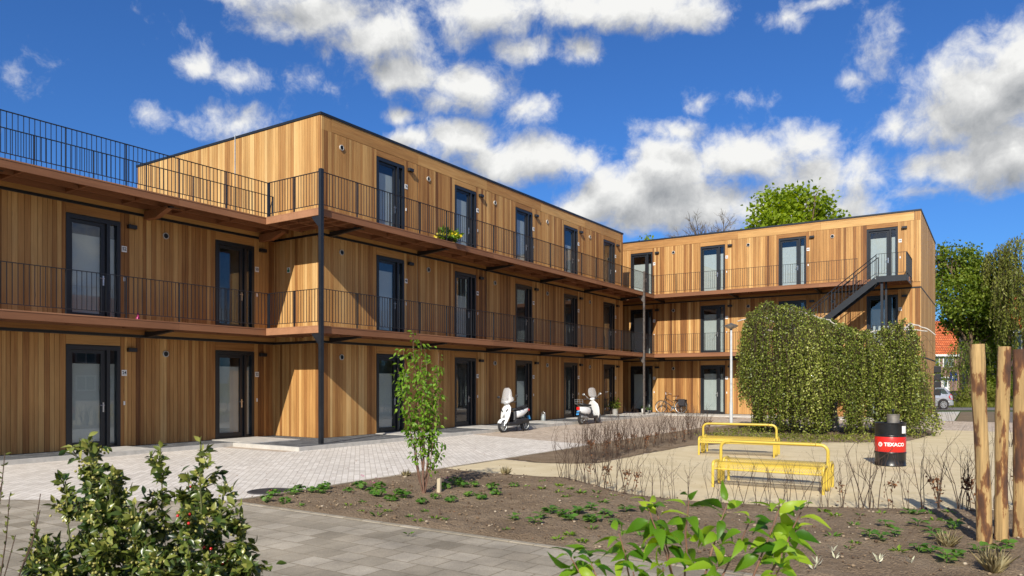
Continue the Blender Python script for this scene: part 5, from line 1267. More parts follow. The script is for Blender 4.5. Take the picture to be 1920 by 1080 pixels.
# the crown is many small fountains: strands that arch over from a branch end and hang down
NODES = []
for k in range(104):
    u = rnd.uniform(pu[0] + .12, pu[-1] - .15) if k >= 52 else pu[0] + .12 + (pu[-1] - pu[0] - .27) * ((k * .381966 + .1) % 1.0); half = 2.5 * math.sqrt(max(.08, 1 - ((u - .05) / 3.4) ** 2))
    w = -half + abs(rnd.normal(0, .7)) if rnd.random() < .72 else rnd.uniform(-half, half)
    zt_ = float(crown_z(np.array([u]), np.array([w]))[0]); z = zt_ - .06 if k < 52 else zt_ * (1 - rnd.uniform(.08, .55))
    NODES.append((u, w + rnd.normal(0, .32), z, half, rnd.uniform(.22, .52), rnd.normal(0, .10)))
for (nu, nw, nz, half, spread, bt) in NODES:
    for j in range(int(rnd.uniform(11, 22) * (.6 + spread * 1.3))):
        a = rnd.uniform(0, 2 * PI) if rnd.random() < .5 else rnd.normal(-PI / 2, .8); rr = spread * rnd.random() ** .35 * 1.1
        dx, dy = rr * math.cos(a), rr * math.sin(a) * .9
        u_end = nu + dx; frac = rnd.beta(2.2, 1.6)
        ln = (nz - .02) * (.30 + .78 * frac)
        if u_end < -2.55: ln = min(ln, nz - rnd.uniform(.75, 1.5))                       # the left skirt ends high
        if -.10 < u_end < .35 and rnd.random() < .88: ln = min(ln, max(.3, nz - rnd.uniform(1.0, 2.1)))     # the dark opening
        if 1.0 < u_end < 1.25 and rnd.random() < .6: ln = min(ln, max(.4, nz - rnd.uniform(.9, 1.8)))
        ln = max(.4, min(ln, nz - .03)); m = max(6, int(ln / .033)); s = np.linspace(0, 1, m)[:, None]
        e_ = 1 - np.exp(-s * ln / .22)
        P = np.array([nu, nw, nz]) + np.concatenate([dx * e_, dy * e_, .55 * rr * np.exp(-((s * ln - .12) / .14) ** 2) - s * ln], 1)
        P[:, 0] += np.sin(s[:, 0] * rnd.uniform(3, 8) + rnd.uniform(0, 6)) * .035 + rnd.normal(0, .05) * s[:, 0]; P[:, 1] += np.sin(s[:, 0] * rnd.uniform(3, 8)) * .035 - .10 * s[:, 0]
        lim = np.interp(P[:, 0], pu, pz) + rnd.uniform(.0, .22); P = P[(P[:, 2] > .03) & (P[:, 2] < lim) & (P[:, 0] > pu[0] - rnd.uniform(-.05, .10)) & (P[:, 0] < pu[-1] + .10)]
        if len(P) < 5: continue
        st_ = P[::4]
        if len(st_) > 1: A.append(st_[:-1]); Bq.append(st_[1:])
        keep = rnd.random(len(P)) < .92
        if -2.2 < nu < -1.1 and nw < -half * .3 and rnd.random() < .55 and nz > 2.4:      # twiggy bare patch at upper left
            zz = P[:, 2]; keep &= (zz > nz - .45) | (zz < nz - 1.5 - rnd.uniform(0, .5)); bareA.append(st_[:-1]); bareB.append(st_[1:])
        P = P[keep]; P = P + rnd.normal(0, .024, P.shape); D = rdirs(len(P), rnd); D[:, 2] -= .5; Nn = rdirs(len(P), rnd) * .8; Nn[:, 1] -= .35; Nn[:, 2] += .2
        Ps.append(P); Ds.append(D); Ns.append(Nn); tn.append(np.clip(.45 + bt + rnd.normal(0, .09) + rnd.normal(0, .19, len(P)), 0, 1))
P = np.concatenate(Ps); V, Fc, k = leaves(P, np.concatenate(Ds), np.concatenate(Ns), rnd.uniform(.052, .085, len(P)), rnd.uniform(.042, .062, len(P)), .12)
quick_mesh('crown', V, Fc, M['birchleaf'], wb, np.repeat(np.concatenate(tn), k))
b = MB(); b.tube([(0, .2, -.05), (-.05, .2, .8), (.10, .1, 1.7), (-.1, 0, 2.6), (-.4, 0, 3.1)], [.24, .18, .16, .13, .10], 10)
tops = []
for (u0, w0, z0, u1, w1, z1, r) in ((-.1, 0, 2.6, -2.2, -.5, 4.12, .07), (-.4, 0, 3.1, -2.9, .4, 3.9, .05), (-.4, 0, 3.1, -1.3, -1.2, 4.22, .055), (.1, .1, 1.7, 1.8, -.2, 3.48, .09), (1.8, -.2, 3.48, 2.35, -.7, 3.72, .05), (1.8, -.2, 3.48, 2.9, .3, 3.66, .04), (-1.3, -1.2, 4.22, -.4, -1.5, 3.95, .04), (-2.2, -.5, 4.12, -3.1, -.9, 3.98, .04), (-.1, 0, 2.6, .6, .9, 3.4, .06), (1.8, -.2, 3.48, 1.0, -1.2, 3.42, .045), (2.35, -.7, 3.72, 3.0, -1.0, 3.45, .03), (2.35, -.7, 3.72, 2.1, -1.5, 3.60, .03), (-1.3, -1.2, 4.22, -1.9, -1.9, 4.0, .035), (-.4, -1.5, 3.95, .2, -1.9, 3.55, .028)):
    L_ = limb_pts((u0, w0, z0 - (.12 if z0 > 3 else 0)), (u1, w1, z1 - (.12 if u1 < 1.5 else .24)), .07, 8, rnd, .035); b.tube([tuple(p) for p in L_], list(np.linspace(r, r * .5, 8)), 7)
b.ball((2.35, -.72, 3.52), .07, 8, 6); b.ball((-1.3, -1.22, 4.12), .07, 8, 6)
trk = b.build('trunk', M['birchbark'], wb, smooth=60)
hangA, hangB = A, Bq
V, Fc = sticks(np.concatenate(bareA), np.concatenate(bareB), .007, .005, 3); quick_mesh('bare_twigs', V, Fc, M['twig'], trk)
# arching fine twigs that leave the crown at the upper right
aA, aB = [], []
for k in range(26):
    u = rnd.uniform(2.3, 3.1) if k < 16 else rnd.uniform(-3.2, 2); w = rnd.uniform(-1.5, .8); z = float(crown_z(np.array([u]), np.array([w]))[0]); L_ = rnd.uniform(.5, 1.1); s = np.linspace(0, 1, 9)
    P = np.stack([u + s * L_ * rnd.uniform(.4, 1.0) * (1 if k < 16 else rnd.choice([-1, 1])), w - s * .2, z - .1 + (np.sin(s * 2.6) * rnd.uniform(.25, .6) - s * s * .5)], 1); aA.append(P[:-1]); aB.append(P[1:])
V, Fc = sticks(np.concatenate(hangA + aA), np.concatenate(hangB + aB), .0048, .0042, 3); quick_mesh('hanging_twigs', V, Fc, M['twig'], trk)
# low weeds at the birch's foot
n = 2600; q = []
for px, py in ((1400, 826), (1450, 830), (1480, 828), (1540, 832), (1580, 830), (1640, 829), (1690, 826), (1380, 818), (1420, 815), (1350, 826), (1510, 838), (1610, 836)):
    x, y = g(px, py - 6); q.append((x, y))
q = np.array(q); i = rnd.integers(0, len(q), n); P = np.concatenate([q[i] + rnd.normal(0, .32, (n, 2)), np.full((n, 1), -.03)], 1); P[:, 2] += rnd.uniform(0, .12, n)
D = rdirs(n, rnd); D[:, 2] = np.abs(D[:, 2]); V, Fc, k = leaves(P, D, rdirs(n, rnd) + [0, 0, .6], rnd.uniform(.03, .10, n), rnd.uniform(.02, .05, n)); tag(quick_mesh('low_weeds', V, Fc, M['willowleaf'], tone=np.repeat(rnd.random(n), k)), kind='stuff')

# ------------------------------------------------------------------ young tree in the bed
x, y = g(795, 928); rnd = np.random.default_rng(91)
t = empty('young_tree', (x, y, -.03), YAW, 'young many-stemmed tree with fresh green leaves in the soil bed', 'tree')
zt = 11.2; kt = zt / F_PX; b = MB(); Ps, Ds, Ns, tn = [], [], [], []
for (px, py, r, dy, low) in ((773, 622, .014, 0, .75), (752, 655, .012, .1, .7), (800, 655, .013, -.1, .6), (822, 662, .012, .1, .65), (785, 640, .012, .2, .8), (760, 700, .010, -.2, .7), (828, 720, .010, -.1, .6), (812, 690, .010, .25, .8), (795, 690, .009, -.25, .9), (745, 690, .008, .0, 1.0)):
    e = np.array([(px - 795) * kt, dy, zpx(py, zt) + .03]); P = limb_pts((rnd.normal(0, .025), rnd.normal(0, .025), -.03), e, 0, 9, rnd, .016); f = np.linspace(0, 1, 9); P[:, 0] = e[0] * f ** .85 + rnd.normal(0, .012, 9); b.tube([tuple(p) for p in P], list(np.linspace(r, r * .25, 9)), 6)
    nl = 95
    for _ in range(nl):
        s = 1 - (1 - low * .42) * rnd.random() ** .9; q = P[0] * 0 + np.array([np.interp(s, f, P[:, c]) for c in range(3)]); d = rdirs(1, rnd)[0]; ln = abs(rnd.normal(.06, .05)); tip = q + d * ln
        for _k in range(rnd.integers(1, 3)):
            Ps.append(tip + rnd.normal(0, .012, 3)); dd = d * [1, 1, .3] + rnd.normal(0, .4, 3); dd[2] -= .45; Ds.append(dd); Ns.append([rnd.normal(0, .5), rnd.normal(-.2, .5), 1]); tn.append(np.clip(rnd.normal(.45 + .2 * s, .2), 0, 1))
for (u0, z0, u1, z1) in ((.07, .45, .32, .78), (.02, .3, .22, .62)):   # low side shoot
    P = limb_pts((0, 0, .2), (u1, -.05, z1), 0, 5, rnd); b.tube([tuple(p) for p in P], [.007, .006, .005, .004, .003], 5)
    for _ in range(26):
        s = rnd.uniform(.35, 1); q = np.array([np.interp(s, np.linspace(0, 1, 5), P[:, c]) for c in range(3)]); Ps.append(q + rnd.normal(0, .03, 3)); dd = rdirs(1, rnd)[0]; dd[2] -= .4; Ds.append(dd); Ns.append([0, -.2, 1]); tn.append(rnd.uniform(.2, .7))
b.build('trunk', plain('reddish_bark', (.16, .085, .055), .8, var=.3, scale=20), t, smooth=60)
P = np.array(Ps); V, Fc, k = leaves(P, np.array(Ds, float), np.array(Ns, float), rnd.uniform(.05, .085, len(P)), rnd.uniform(.03, .045, len(P)), .15, .25, fine=True); quick_mesh('crown', V, Fc, M['youngleaf'], t, np.repeat(np.array(tn), k), smooth=True)

# ------------------------------------------------------------------ hedge saplings: a few grown, the rest copied
def sapling(seed, leafy, h=.62):
    rnd = np.random.default_rng(seed); A, Bq, ra, rb = [], [], [], []; tips = []
    def grow(p, d, ln, r, depth):
        n = 4
        for i in range(n):
            d = d + rnd.normal(0, .10, 3); d[2] = max(d[2], .6); d /= np.linalg.norm(d); q = p + d * ln / n; A.append(p); Bq.append(q); ra.append(r * (1 - .15 * i)); rb.append(r * (1 - .15 * (i + 1)))
            if depth > 0 and i > 0 and rnd.random() < .95:
                sd = d + rnd.normal(0, .42, 3); sd[2] = abs(sd[2]) + .25; grow(q, sd / np.linalg.norm(sd), ln * rnd.uniform(.3, .55), r * .5, depth - 1)
            p = q; tips.append(q)
    for k in range(rnd.integers(2, 4)): grow(np.array([rnd.normal(0, .02), rnd.normal(0, .02), -.03]), np.array([rnd.normal(0, .07), rnd.normal(0, .07), 1.0]), h * rnd.uniform(.8, 1.1), .0064, 2)
    V, Fc = sticks(A, Bq, np.array(ra), np.array(rb), 4); t = empty('hedge_sapling'); tw = quick_mesh('stem', V, Fc, M['twig'], t)
    if leafy:
        T = np.array(tips); n = 60 * leafy; i = rnd.integers(0, len(T), n); P = T[i]; sel = (P[:, 2] > .06) & (P[:, 2] < h * .62); P = P[sel] + rnd.normal(0, .018, (sel.sum(), 3)); n = len(P); D = rdirs(n, rnd); D[:, 2] -= .4
        V, Fc, k = leaves(P, D, rdirs(n, rnd), rnd.uniform(.035, .06, n), rnd.uniform(.022, .035, n), .3); quick_mesh('dead_leaves', V, Fc, M['deadleaf'], t, np.repeat(rnd.random(n), k))
    return t
SAP = [sapling(100 + i, lf, h) for i, (lf, h) in enumerate(((0, .62), (0, .68), (0, .56), (0, .6), (1, .6), (2, .62), (3, .55)))]
used = set()
def put(protos, i, loc, rz, sc, label, cat, group):
    o = protos[i]
    if id(o) in used: o = copy_tree(o)
    used.add(id(protos[i])); o.location = loc; o.rotation_euler = (0, 0, rz); o.scale = (sc, sc, sc); tag(o, label, cat, group); return o
rnd = np.random.default_rng(111)
pts = [(1048, 898), (1058, 900), (1070, 902), (1080, 903), (1090, 905), (1100, 908), (1108, 908), (1117, 912), (1126, 914), (1135, 918), (1145, 922), (1156, 923), (1166, 927), (1177, 928), (1186, 930), (1205, 934), (1222, 936), (1240, 938), (1262, 940), (1292, 942), (1324, 945), (1352, 946), (1380, 947), (1398, 948), (1420, 949), (1440, 950), (1462, 951), (1478, 951), (1500, 952), (1512, 953), (1536, 953), (1552, 954)]
for px, py in pts:
    x, y = g(px + rnd.normal(0, 2), py); dense = px < 1190
    put(SAP, int(rnd.choice([0, 1, 2, 3, 4, 5, 6] if dense else [0, 1, 2, 3, 4], p=[.12, .12, .12, .12, .14, .2, .18] if dense else [.25, .25, .22, .2, .08])), (x, y, -.04), rnd.uniform(0, 6), rnd.uniform(.85, 1.1) * (1.0 if dense else .82), 'bare twiggy hedge sapling along the sand edge before the nearer yellow bench', 'sapling', 'saplings left of and before the nearer bench')
for px, py, kind in ((1576, 956, 6), (1606, 957, 0), (1614, 955, 1), (1634, 956, 1), (1645, 957, 2), (1674, 958, 5), (1700, 958, 4), (1732, 958, 0), (1757, 956, 5), (1764, 957, 6), (1790, 955, 1), (1797, 956, 4), (1812, 956, 6), (1826, 957, 5), (1862, 955, 0), (1896, 955, 4), (1905, 954, 5), (1918, 955, 6)):
    x, y = g(px, py); put(SAP, kind, (x, y, -.04), rnd.uniform(0, 6), rnd.uniform(.98, 1.2), 'hedge sapling in the row between the nearer bench and the tree stakes', 'sapling', 'saplings between the nearer bench and the right edge')
for k in range(76):
    f = k / 75; px = 1092 + f * 235 + rnd.normal(0, 3); py = (868 - 52 * f) + rnd.uniform(-9, 7); x, y = g(px, py)
    put(SAP, int(rnd.choice(7, p=[.12, .12, .12, .12, .18, .19, .15])), (x, y, -.03), rnd.uniform(0, 6), rnd.uniform(.95, 1.3), 'thin bare hedge sapling in the strip of soil between the paving and the benches', 'sapling', 'saplings between paving and benches')
for px, py in ((1900, 836), (1908, 834), (1915, 838), (1893, 838), (1919, 842)):
    x, y = g(px, py); put(SAP, int(rnd.integers(0, 4)), (x, y, -.05), rnd.uniform(0, 6), 1.3, 'bare sapling on the sand far behind the tree stakes', 'sapling', 'saplings behind the stakes')

# ------------------------------------------------------------------ small perennials in the bed
def lobed(P, Nn, rad, rnd, tones):
    """round crinkled leaves: fans of seven lobes"""
    Vs, Fs, T = [], [], []; o = 0
    for p, n_, r, tn_ in zip(P, Nn, rad, tones):
        n_ = n_ / np.linalg.norm(n_); u = np.cross(n_, [0.3, .9, .1]); u /= np.linalg.norm(u); w = np.cross(n_, u); a = rnd.uniform(0, 6); ring = []
        for k in range(14):
            q = r * (1.0 if k % 2 == 0 else .66) * rnd.uniform(.9, 1.1); th = a + 2 * PI * k / 14; ring.append(p + u * q * math.cos(th) + w * q * math.sin(th) + n_ * r * (.25 if k % 2 == 0 else .1))
        Vs += [p] + ring; Fs += [(o, o + 1 + k, o + 1 + (k + 1) % 14) for k in range(14)]; T += [tn_] * 14; o += 15
    return np.array(Vs), np.array(Fs), np.array(T)
def herb(seed, kind):
    rnd = np.random.default_rng(seed); t = empty({'clump': 'leafy_clump', 'broad': 'broad_leaved_seedling', 'tiny': 'tiny_seedling', 'shoot': 'pale_shoot', 'tuft': 'grass_tuft'}[kind])
    if kind == 'clump':
        n = 34; a = rnd.uniform(0, 6.28, n); r = .11 * np.sqrt(rnd.random(n)); z = .05 + .09 * rnd.random(n) * (1 - r / .15); P = np.stack([r * np.cos(a), r * np.sin(a), z], 1); Nn = np.stack([r * np.cos(a) * 5, r * np.sin(a) * 5, np.ones(n)], 1) + rnd.normal(0, .25, (n, 3))
        V, Fc, T = lobed(P, Nn, rnd.uniform(.022, .042, n), rnd, np.clip(rnd.normal(.55, .25, n), 0, 1)); quick_mesh('leaf', V, Fc, M['herbleaf'], t, T)
        V, Fc = sticks(P * [.15, .15, 0] + [0, 0, -.03], P, .002, .0015, 3); quick_mesh('stem', V, Fc, M['herbleaf'], t, np.full(len(Fc), .5))
        if seed % 3 == 0:
            q = rnd.normal(0, .05, (3, 3)) * [1, 1, 0] + [0, 0, .18]; V, Fc, T = lobed(q, np.tile([0, -.4, 1.], (3, 1)), np.full(3, .014), rnd, np.full(3, .6)); quick_mesh('flower', V, Fc, M['pinkpetal'], t, T)
    elif kind == 'broad':
        n = 7; a = np.arange(n) * 2.4 + rnd.uniform(0, 1, n); D = np.stack([np.cos(a), np.sin(a), rnd.uniform(.1, .6, n)], 1); P = D * [.02, .02, 0] + np.stack([0 * a, 0 * a, .03 + rnd.uniform(0, .05, n)], 1)
        V, Fc, k = leaves(P, D, np.tile([0, 0, 1.], (n, 1)) + rnd.normal(0, .2, (n, 3)), rnd.uniform(.08, .14, n), rnd.uniform(.06, .085, n), .12, .3, fine=True); quick_mesh('leaf', V, Fc, M['herbleaf'], t, np.repeat(rnd.uniform(.35, .9, n), k), smooth=True)
        b = MB(); b.tube([(0, 0, -.03), (0, 0, .08)], .005, 5); b.build('stem', M['herbleaf'], t)
    elif kind == 'tiny':
        n = 12; a = rnd.uniform(0, 6.28, n); D = np.stack([np.cos(a), np.sin(a), rnd.uniform(.2, 1.2, n)], 1); P = D * [.02, .02, .0] + [0, 0, .01]
        V, Fc, k = leaves(P, D, np.tile([0, 0, 1.], (n, 1)) + rnd.normal(0, .3, (n, 3)), rnd.uniform(.03, .07, n), rnd.uniform(.012, .022, n), .15, .2); quick_mesh('leaf', V, Fc, M['youngleaf'] if seed % 2 else M['herbleaf'], t, np.repeat(rnd.uniform(.3, 1, n), k))
    elif kind == 'shoot':
        n = 5; a = rnd.uniform(0, 6.28, n); D = np.stack([np.cos(a) * .6, np.sin(a) * .6, rnd.uniform(.5, 1.2, n)], 1); P = D * .015 + [0, 0, .02]
        V, Fc, k = leaves(P, D, rdirs(n, rnd), rnd.uniform(.07, .13, n), rnd.uniform(.018, .028, n), .25, .1, fine=True); quick_mesh('leaf', V, Fc, M['pale'], t, np.repeat(rnd.uniform(.3, 1, n), k), smooth=True)
    else:
        n = 150; a = rnd.uniform(0, 6.28, n); D = np.stack([np.cos(a) * .5, np.sin(a) * .5, np.ones(n)], 1) * rnd.uniform(.6, 1.3, (n, 1)) + rnd.normal(0, .15, (n, 3)); P = np.stack([np.cos(a) * .025, np.sin(a) * .025, 0 * a - .01], 1)
        V, Fc, k = leaves(P, D, rdirs(n, rnd), rnd.uniform(.10, .24, n), .006, .1, .25); quick_mesh('blade', V, Fc, M['straw'], t, np.repeat(rnd.random(n), k))
    return t
CL = [herb(200 + i, 'clump') for i in range(4)]; BR = [herb(210 + i, 'broad') for i in range(3)]; TI = [herb(220 + i, 'tiny') for i in range(4)]; SH = [herb(230 + i, 'shoot') for i in range(2)]; TU = [herb(240, 'tuft')]
def z2(l): return [(480 + a / 3, 800 + c / 3) for a, c in l]
def z3(l): return [(1000 + a / 3.43, 820 + c / 3.43) for a, c in l]
def z4(l): return [(1440 + a / 4, 820 + c / 4) for a, c in l]
rnd = np.random.default_rng(120)
for px, py in z2([(60, 430), (100, 400), (160, 445), (240, 378), (320, 382), (385, 360), (520, 380), (585, 358), (650, 385), (690, 402), (760, 434), (800, 395), (830, 408), (930, 442), (1005, 420), (1095, 435), (1060, 362), (1125, 335), (1160, 352), (1200, 405), (1265, 420), (1330, 365), (1350, 400), (1450, 350), (690, 360), (1230, 345), (200, 392), (370, 385)]):
    x, y = g(px, py); put(CL, int(rnd.integers(0, 4)), (x, y, -.025), rnd.uniform(0, 6), rnd.uniform(.7, 1.15), 'green clump of crinkled round leaves in the soil around the young tree', 'plant', 'leafy clumps around the young tree')
for px, py in z2([(1445, 540), (1570, 560), (1600, 530), (1655, 505), (1725, 520), (1755, 545), (1810, 508), (1890, 485), (1880, 555)]) + z3([(375, 480), (110, 505), (190, 520), (235, 552), (290, 508), (460, 515), (500, 530), (600, 495), (350, 560), (400, 560), (520, 580)]) + z4([(880, 690), (760, 765), (945, 755), (850, 800), (1125, 688), (1225, 740), (1400, 715), (1275, 790), (1130, 880), (1220, 900), (1340, 965), (1420, 930), (1060, 600), (1130, 600), (1745, 885), (1790, 845), (1580, 890)]):
    x, y = g(px, py); put(BR, int(rnd.integers(0, 3)), (x, y, -.03), rnd.uniform(0, 6), rnd.uniform(.8, 1.15), 'small plant with few broad green leaves low on the front bed', 'plant', 'broad-leaved plants in the front bed')
for px, py in z2([(250, 460), (520, 455), (690, 465), (955, 492), (910, 545), (870, 522), (680, 515), (1400, 595), (1525, 348), (1705, 382), (1740, 410), (1705, 345), (1760, 362), (1830, 388), (1605, 322), (1605, 360), (1885, 592), (1760, 625), (1835, 660), (1700, 650), (600, 440), (740, 490), (1060, 540), (1010, 530), (860, 620), (590, 490)]) + z3([(210, 398), (165, 320), (60, 296), (55, 345), (235, 345), (300, 370), (410, 370), (395, 405), (515, 390), (505, 416), (440, 436), (690, 655), (230, 645), (310, 690), (680, 735), (1115, 460), (1020, 460), (1550, 488), (1860, 492)]) + z4([(40, 570), (410, 575), (510, 608), (690, 600), (855, 590), (1215, 595), (1365, 590), (1250, 640), (1320, 645), (1400, 660), (610, 855), (650, 815), (640, 680), (480, 770), (980, 880)]):
    x, y = g(px, py); put(TI, int(rnd.integers(0, 4)), (x, y, -.03), rnd.uniform(0, 6), rnd.uniform(.9, 1.6), 'tiny sprig of green seedling leaves on bare brown soil', 'seedling', 'tiny seedlings in the front bed')
for px, py in z4([(485, 890), (505, 940), (830, 950), (1070, 975), (370, 990), (340, 1025), (160, 900), (830, 970)]):
    x, y = g(px, py); put(SH, int(rnd.integers(0, 2)), (x, y, -.03), rnd.uniform(0, 6), rnd.uniform(.6, .85), 'pale cream pointed shoot in the front bed', 'plant', 'pale shoots in the front bed')
x, y = g(1775, 1032); put(TU, 0, (x, y, -.03), 0, .9, 'dry straw-coloured grass tuft in the soil left of the tree stakes', 'grass tuft', 'straw tufts')
x, y = g(1862, 1078); put(TU, 0, (x, y, -.03), 2, 1.15, 'dry straw-coloured grass tuft below the tree stakes at the bottom edge', 'grass tuft', 'straw tufts')
x, y = g(1370 / 1, 905 - 6) if False else g(948, 893); put(TU, 0, (x, y, -.03), 1, .8, 'dry grass tuft by the sand edge right of the young tree', 'grass tuft', 'straw tufts')
x, y = g(762, 897); put(TU, 0, (x, y, -.03), 4, .7, 'low dry grass tuft at the paving edge left of the young tree', 'grass tuft', 'straw tufts')
# fallen leaves and bits of twig
rnd = np.random.default_rng(125); n = 620; q = np.concatenate([np.stack([rnd.uniform(-9, 2.5, 330), rnd.uniform(6.7, 11.6, 330)], 1), np.stack([rnd.uniform(-8.8, .5, 190), rnd.uniform(11.5, 20, 190)], 1), np.stack([rnd.uniform(-14.2, -9.4, 100), rnd.uniform(8, 16, 100)], 1)])
P = np.concatenate([q, np.full((n, 1), -.03)], 1); P[520:, 2] = -.048; P[330:520, 2] = -.045; P[:330, 2] += .02 * rnd.random(330)
D = rdirs(n, rnd) * [1, 1, .15]; V, Fc, k = leaves(P, D, rdirs(n, rnd) * .3 + [0, 0, 1], rnd.uniform(.02, .05, n), rnd.uniform(.008, .024, n), .25, .1); tag(quick_mesh('leaf_litter', V, Fc, M['deadleaf'], tone=np.repeat(rnd.random(n), k)), kind='stuff')
# stones and crumbs of earth
rnd = np.random.default_rng(130); n = 1500; xs = rnd.uniform(-9, 2.5, n); ys = rnd.uniform(6.7, 11.8, n); ok = inside(xs, ys, BED1); xs, ys = xs[ok], ys[ok]; b = MB()
for x, y in zip(xs, ys):
    s = abs(rnd.normal(.006, .006)) + .005; b.ball((x, y, -.04 + .012 + float(bed_height(np.array([x]), np.array([y]))[0])), s, 6, 4, float(rnd.random() ** 1.7), (1, rnd.uniform(.7, 1.3), .7))
b.build('soil_crumbs', foliage('crumb', [(.09, .056, .033), (.17, .115, .07), (.26, .19, .12), (.42, .35, .26)], .9, 0.0), kind='stuff')

# ------------------------------------------------------------------ foreground shrubs
def holly(spec, name, label, zc0, seed):
    rnd = np.random.default_rng(seed); x, y = at_px(spec[0], zc0); t = empty(name, (x, y, -.05), YAW, label, 'shrub'); kz = zc0 / F_PX
    b = MB(); Ps, Ds, Ns, tn, Ln, buds, ber = [], [], [], [], [], [], []
    for (px, py, dy, bpx, dens, r) in spec[1]:
        e = np.array([(px - spec[0]) * kz, dy, zpx(py, zc0) + .05]); s0 = np.array([(bpx - spec[0]) * kz, dy * .3, -.05]); P = limb_pts(s0, e, 0, 8, rnd, .02); f = np.linspace(0, 1, 8); b.tube([tuple(p) for p in P], list(np.linspace(r, r * .35, 8)), 6)
        L_ = np.linalg.norm(e - s0); nsub = int(dens * 1.1)
        for _ in range(nsub):
            s = rnd.uniform(.30, .97); q = np.array([np.interp(s, f, P[:, c]) for c in range(3)]); d = rdirs(1, rnd)[0]; d[2] = abs(d[2]) * .6 + .1; ln = rnd.uniform(.08, .34) * (1.25 - s); tip = q + d * ln; b.tube([tuple(q), tuple((q + tip) / 2 + [0, 0, .01]), tuple(tip)], [.0035, .003, .002], 4)
            m = int(8 + ln * 60)
            for _k in range(m):
                v = rnd.uniform(.15, 1.05); p = q + (tip - q) * v; dd = d * .5 + rdirs(1, rnd)[0]; Ps.append(p + rnd.normal(0, .006, 3)); Ds.append(dd); Ns.append(rdirs(1, rnd)[0] + [0, -.2, .9]); tn.append(np.clip(rnd.normal(.34 + .45 * max(0, s - .5), .19), 0, 1)); Ln.append(rnd.uniform(.032, .056))
            if s > .55 and rnd.random() < .5:
                for _k in range(rnd.integers(4, 12)): buds.append(tip * .6 + q * .4 + rnd.normal(0, .016, 3))
            elif rnd.random() < spec[2] and px > 330:
                for _k in range(rnd.integers(2, 6)): ber.append(tip * .7 + q * .3 + rnd.normal(0, .014, 3))
        for _k in range(26):   # leaves up the leading shoot
            s = rnd.uniform(.80, 1.01); p = np.array([np.interp(min(s, 1), f, P[:, c]) for c in range(3)]); d = rdirs(1, rnd)[0]; d[2] = abs(d[2]) + .5; Ps.append(p); Ds.append(d); Ns.append(rdirs(1, rnd)[0] + [0, -.2, .5]); tn.append(rnd.uniform(.3, .95)); Ln.append(rnd.uniform(.028, .045))
    b.build('stem', plain(name + '_stem', (.10, .11, .035), .6, var=.3), t, smooth=60)
    P = np.array(Ps); Ln = np.array(Ln); V, Fc, k = leaves(P, np.array(Ds, float), np.array(Ns, float), Ln, Ln * .5, .22, .18, fine=True); quick_mesh('foliage', V, Fc, M['hollyleaf'], t, np.repeat(np.array(tn), k), smooth=True)
    m = MB()
    for p in buds: m.ball(p, .0062, 6, 4, float(rnd.random()))
    if buds: m.build('blossom', M['bud'], t, smooth=True)
    m = MB(); m.ball((0, 0, 0), .0066, 8, 6); bo = None
    for p in ber[:80]:
        if bo is None: bo = m.build('berry', M['berry'], t, smooth=True); o_ = bo
        else: o_ = bo.copy(); COL.objects.link(o_)
        o_.location = p
    return t
holly((270, [(166, 818, .0, 200, 48, .010), (291, 842, .05, 285, 34, .008), (385, 826, -.05, 360, 34, .009), (232, 880, -.1, 240, 40, .008), (110, 905, .05, 180, 38, .008), (335, 905, .1, 320, 40, .008), (430, 900, -.05, 380, 40, .008), (455, 965, .0, 390, 42, .008), (80, 985, -.05, 170, 38, .008), (190, 920, .15, 220, 44, .008), (290, 930, -.18, 280, 46, .008), (395, 940, -.2, 360, 46, .008), (140, 1000, -.2, 200, 48, .008), (345, 1010, -.25, 330, 50, .008), (240, 1000, -.25, 240, 52, .008), (60, 1040, 0, 160, 34, .007), (470, 1030, -.1, 400, 44, .008), (420, 1030, -.2, 390, 46, .008)], .16),
      'holly_bush', 'dark glossy holly bush with yellowish blossom and a few red berries, bottom left', 3.3, 141)
# twiggy shrub at the left edge
rnd = np.random.default_rng(150); zc0 = 3.1; kz = zc0 / F_PX; x, y = at_px(-30, zc0); t = empty('twiggy_shrub', (x, y, -.05), YAW, 'sparse twiggy shrub with tiny leaves at the left edge', 'shrub'); b = MB(); Ps, Ds, Ns = [], [], []
for px, py, bpx in ((8, 850, -60), (22, 930, -50), (58, 930, -40), (68, 958, -40), (12, 980, -60), (40, 1000, -50), (2, 900, -70)):
    e = np.array([(px + 30) * kz, rnd.normal(0, .06), zpx(py, zc0) + .05]); P = limb_pts(((bpx + 30) * kz, 0, -.05), e, .03, 8, rnd, .02); b.tube([tuple(p) for p in P], list(np.linspace(.006, .0018, 8)), 5)
    for _ in range(24 if px < 30 else 8):
        s = rnd.uniform(.55, 1); q = np.array([np.interp(s, np.linspace(0, 1, 8), P[:, c]) for c in range(3)]); Ps.append(q); d = rdirs(1, rnd)[0]; d[2] = abs(d[2]) + .3; Ds.append(d); Ns.append(rdirs(1, rnd)[0])
b.build('stem', M['twig'], t, smooth=60); P = np.array(Ps); V, Fc, k = leaves(P, np.array(Ds), np.array(Ns), rnd.uniform(.015, .032, len(P)), .010, .2, .1, fine=True); quick_mesh('foliage', V, Fc, M['hollyleaf'], t, np.repeat(rnd.uniform(.4, 1, len(P)), k), smooth=True)
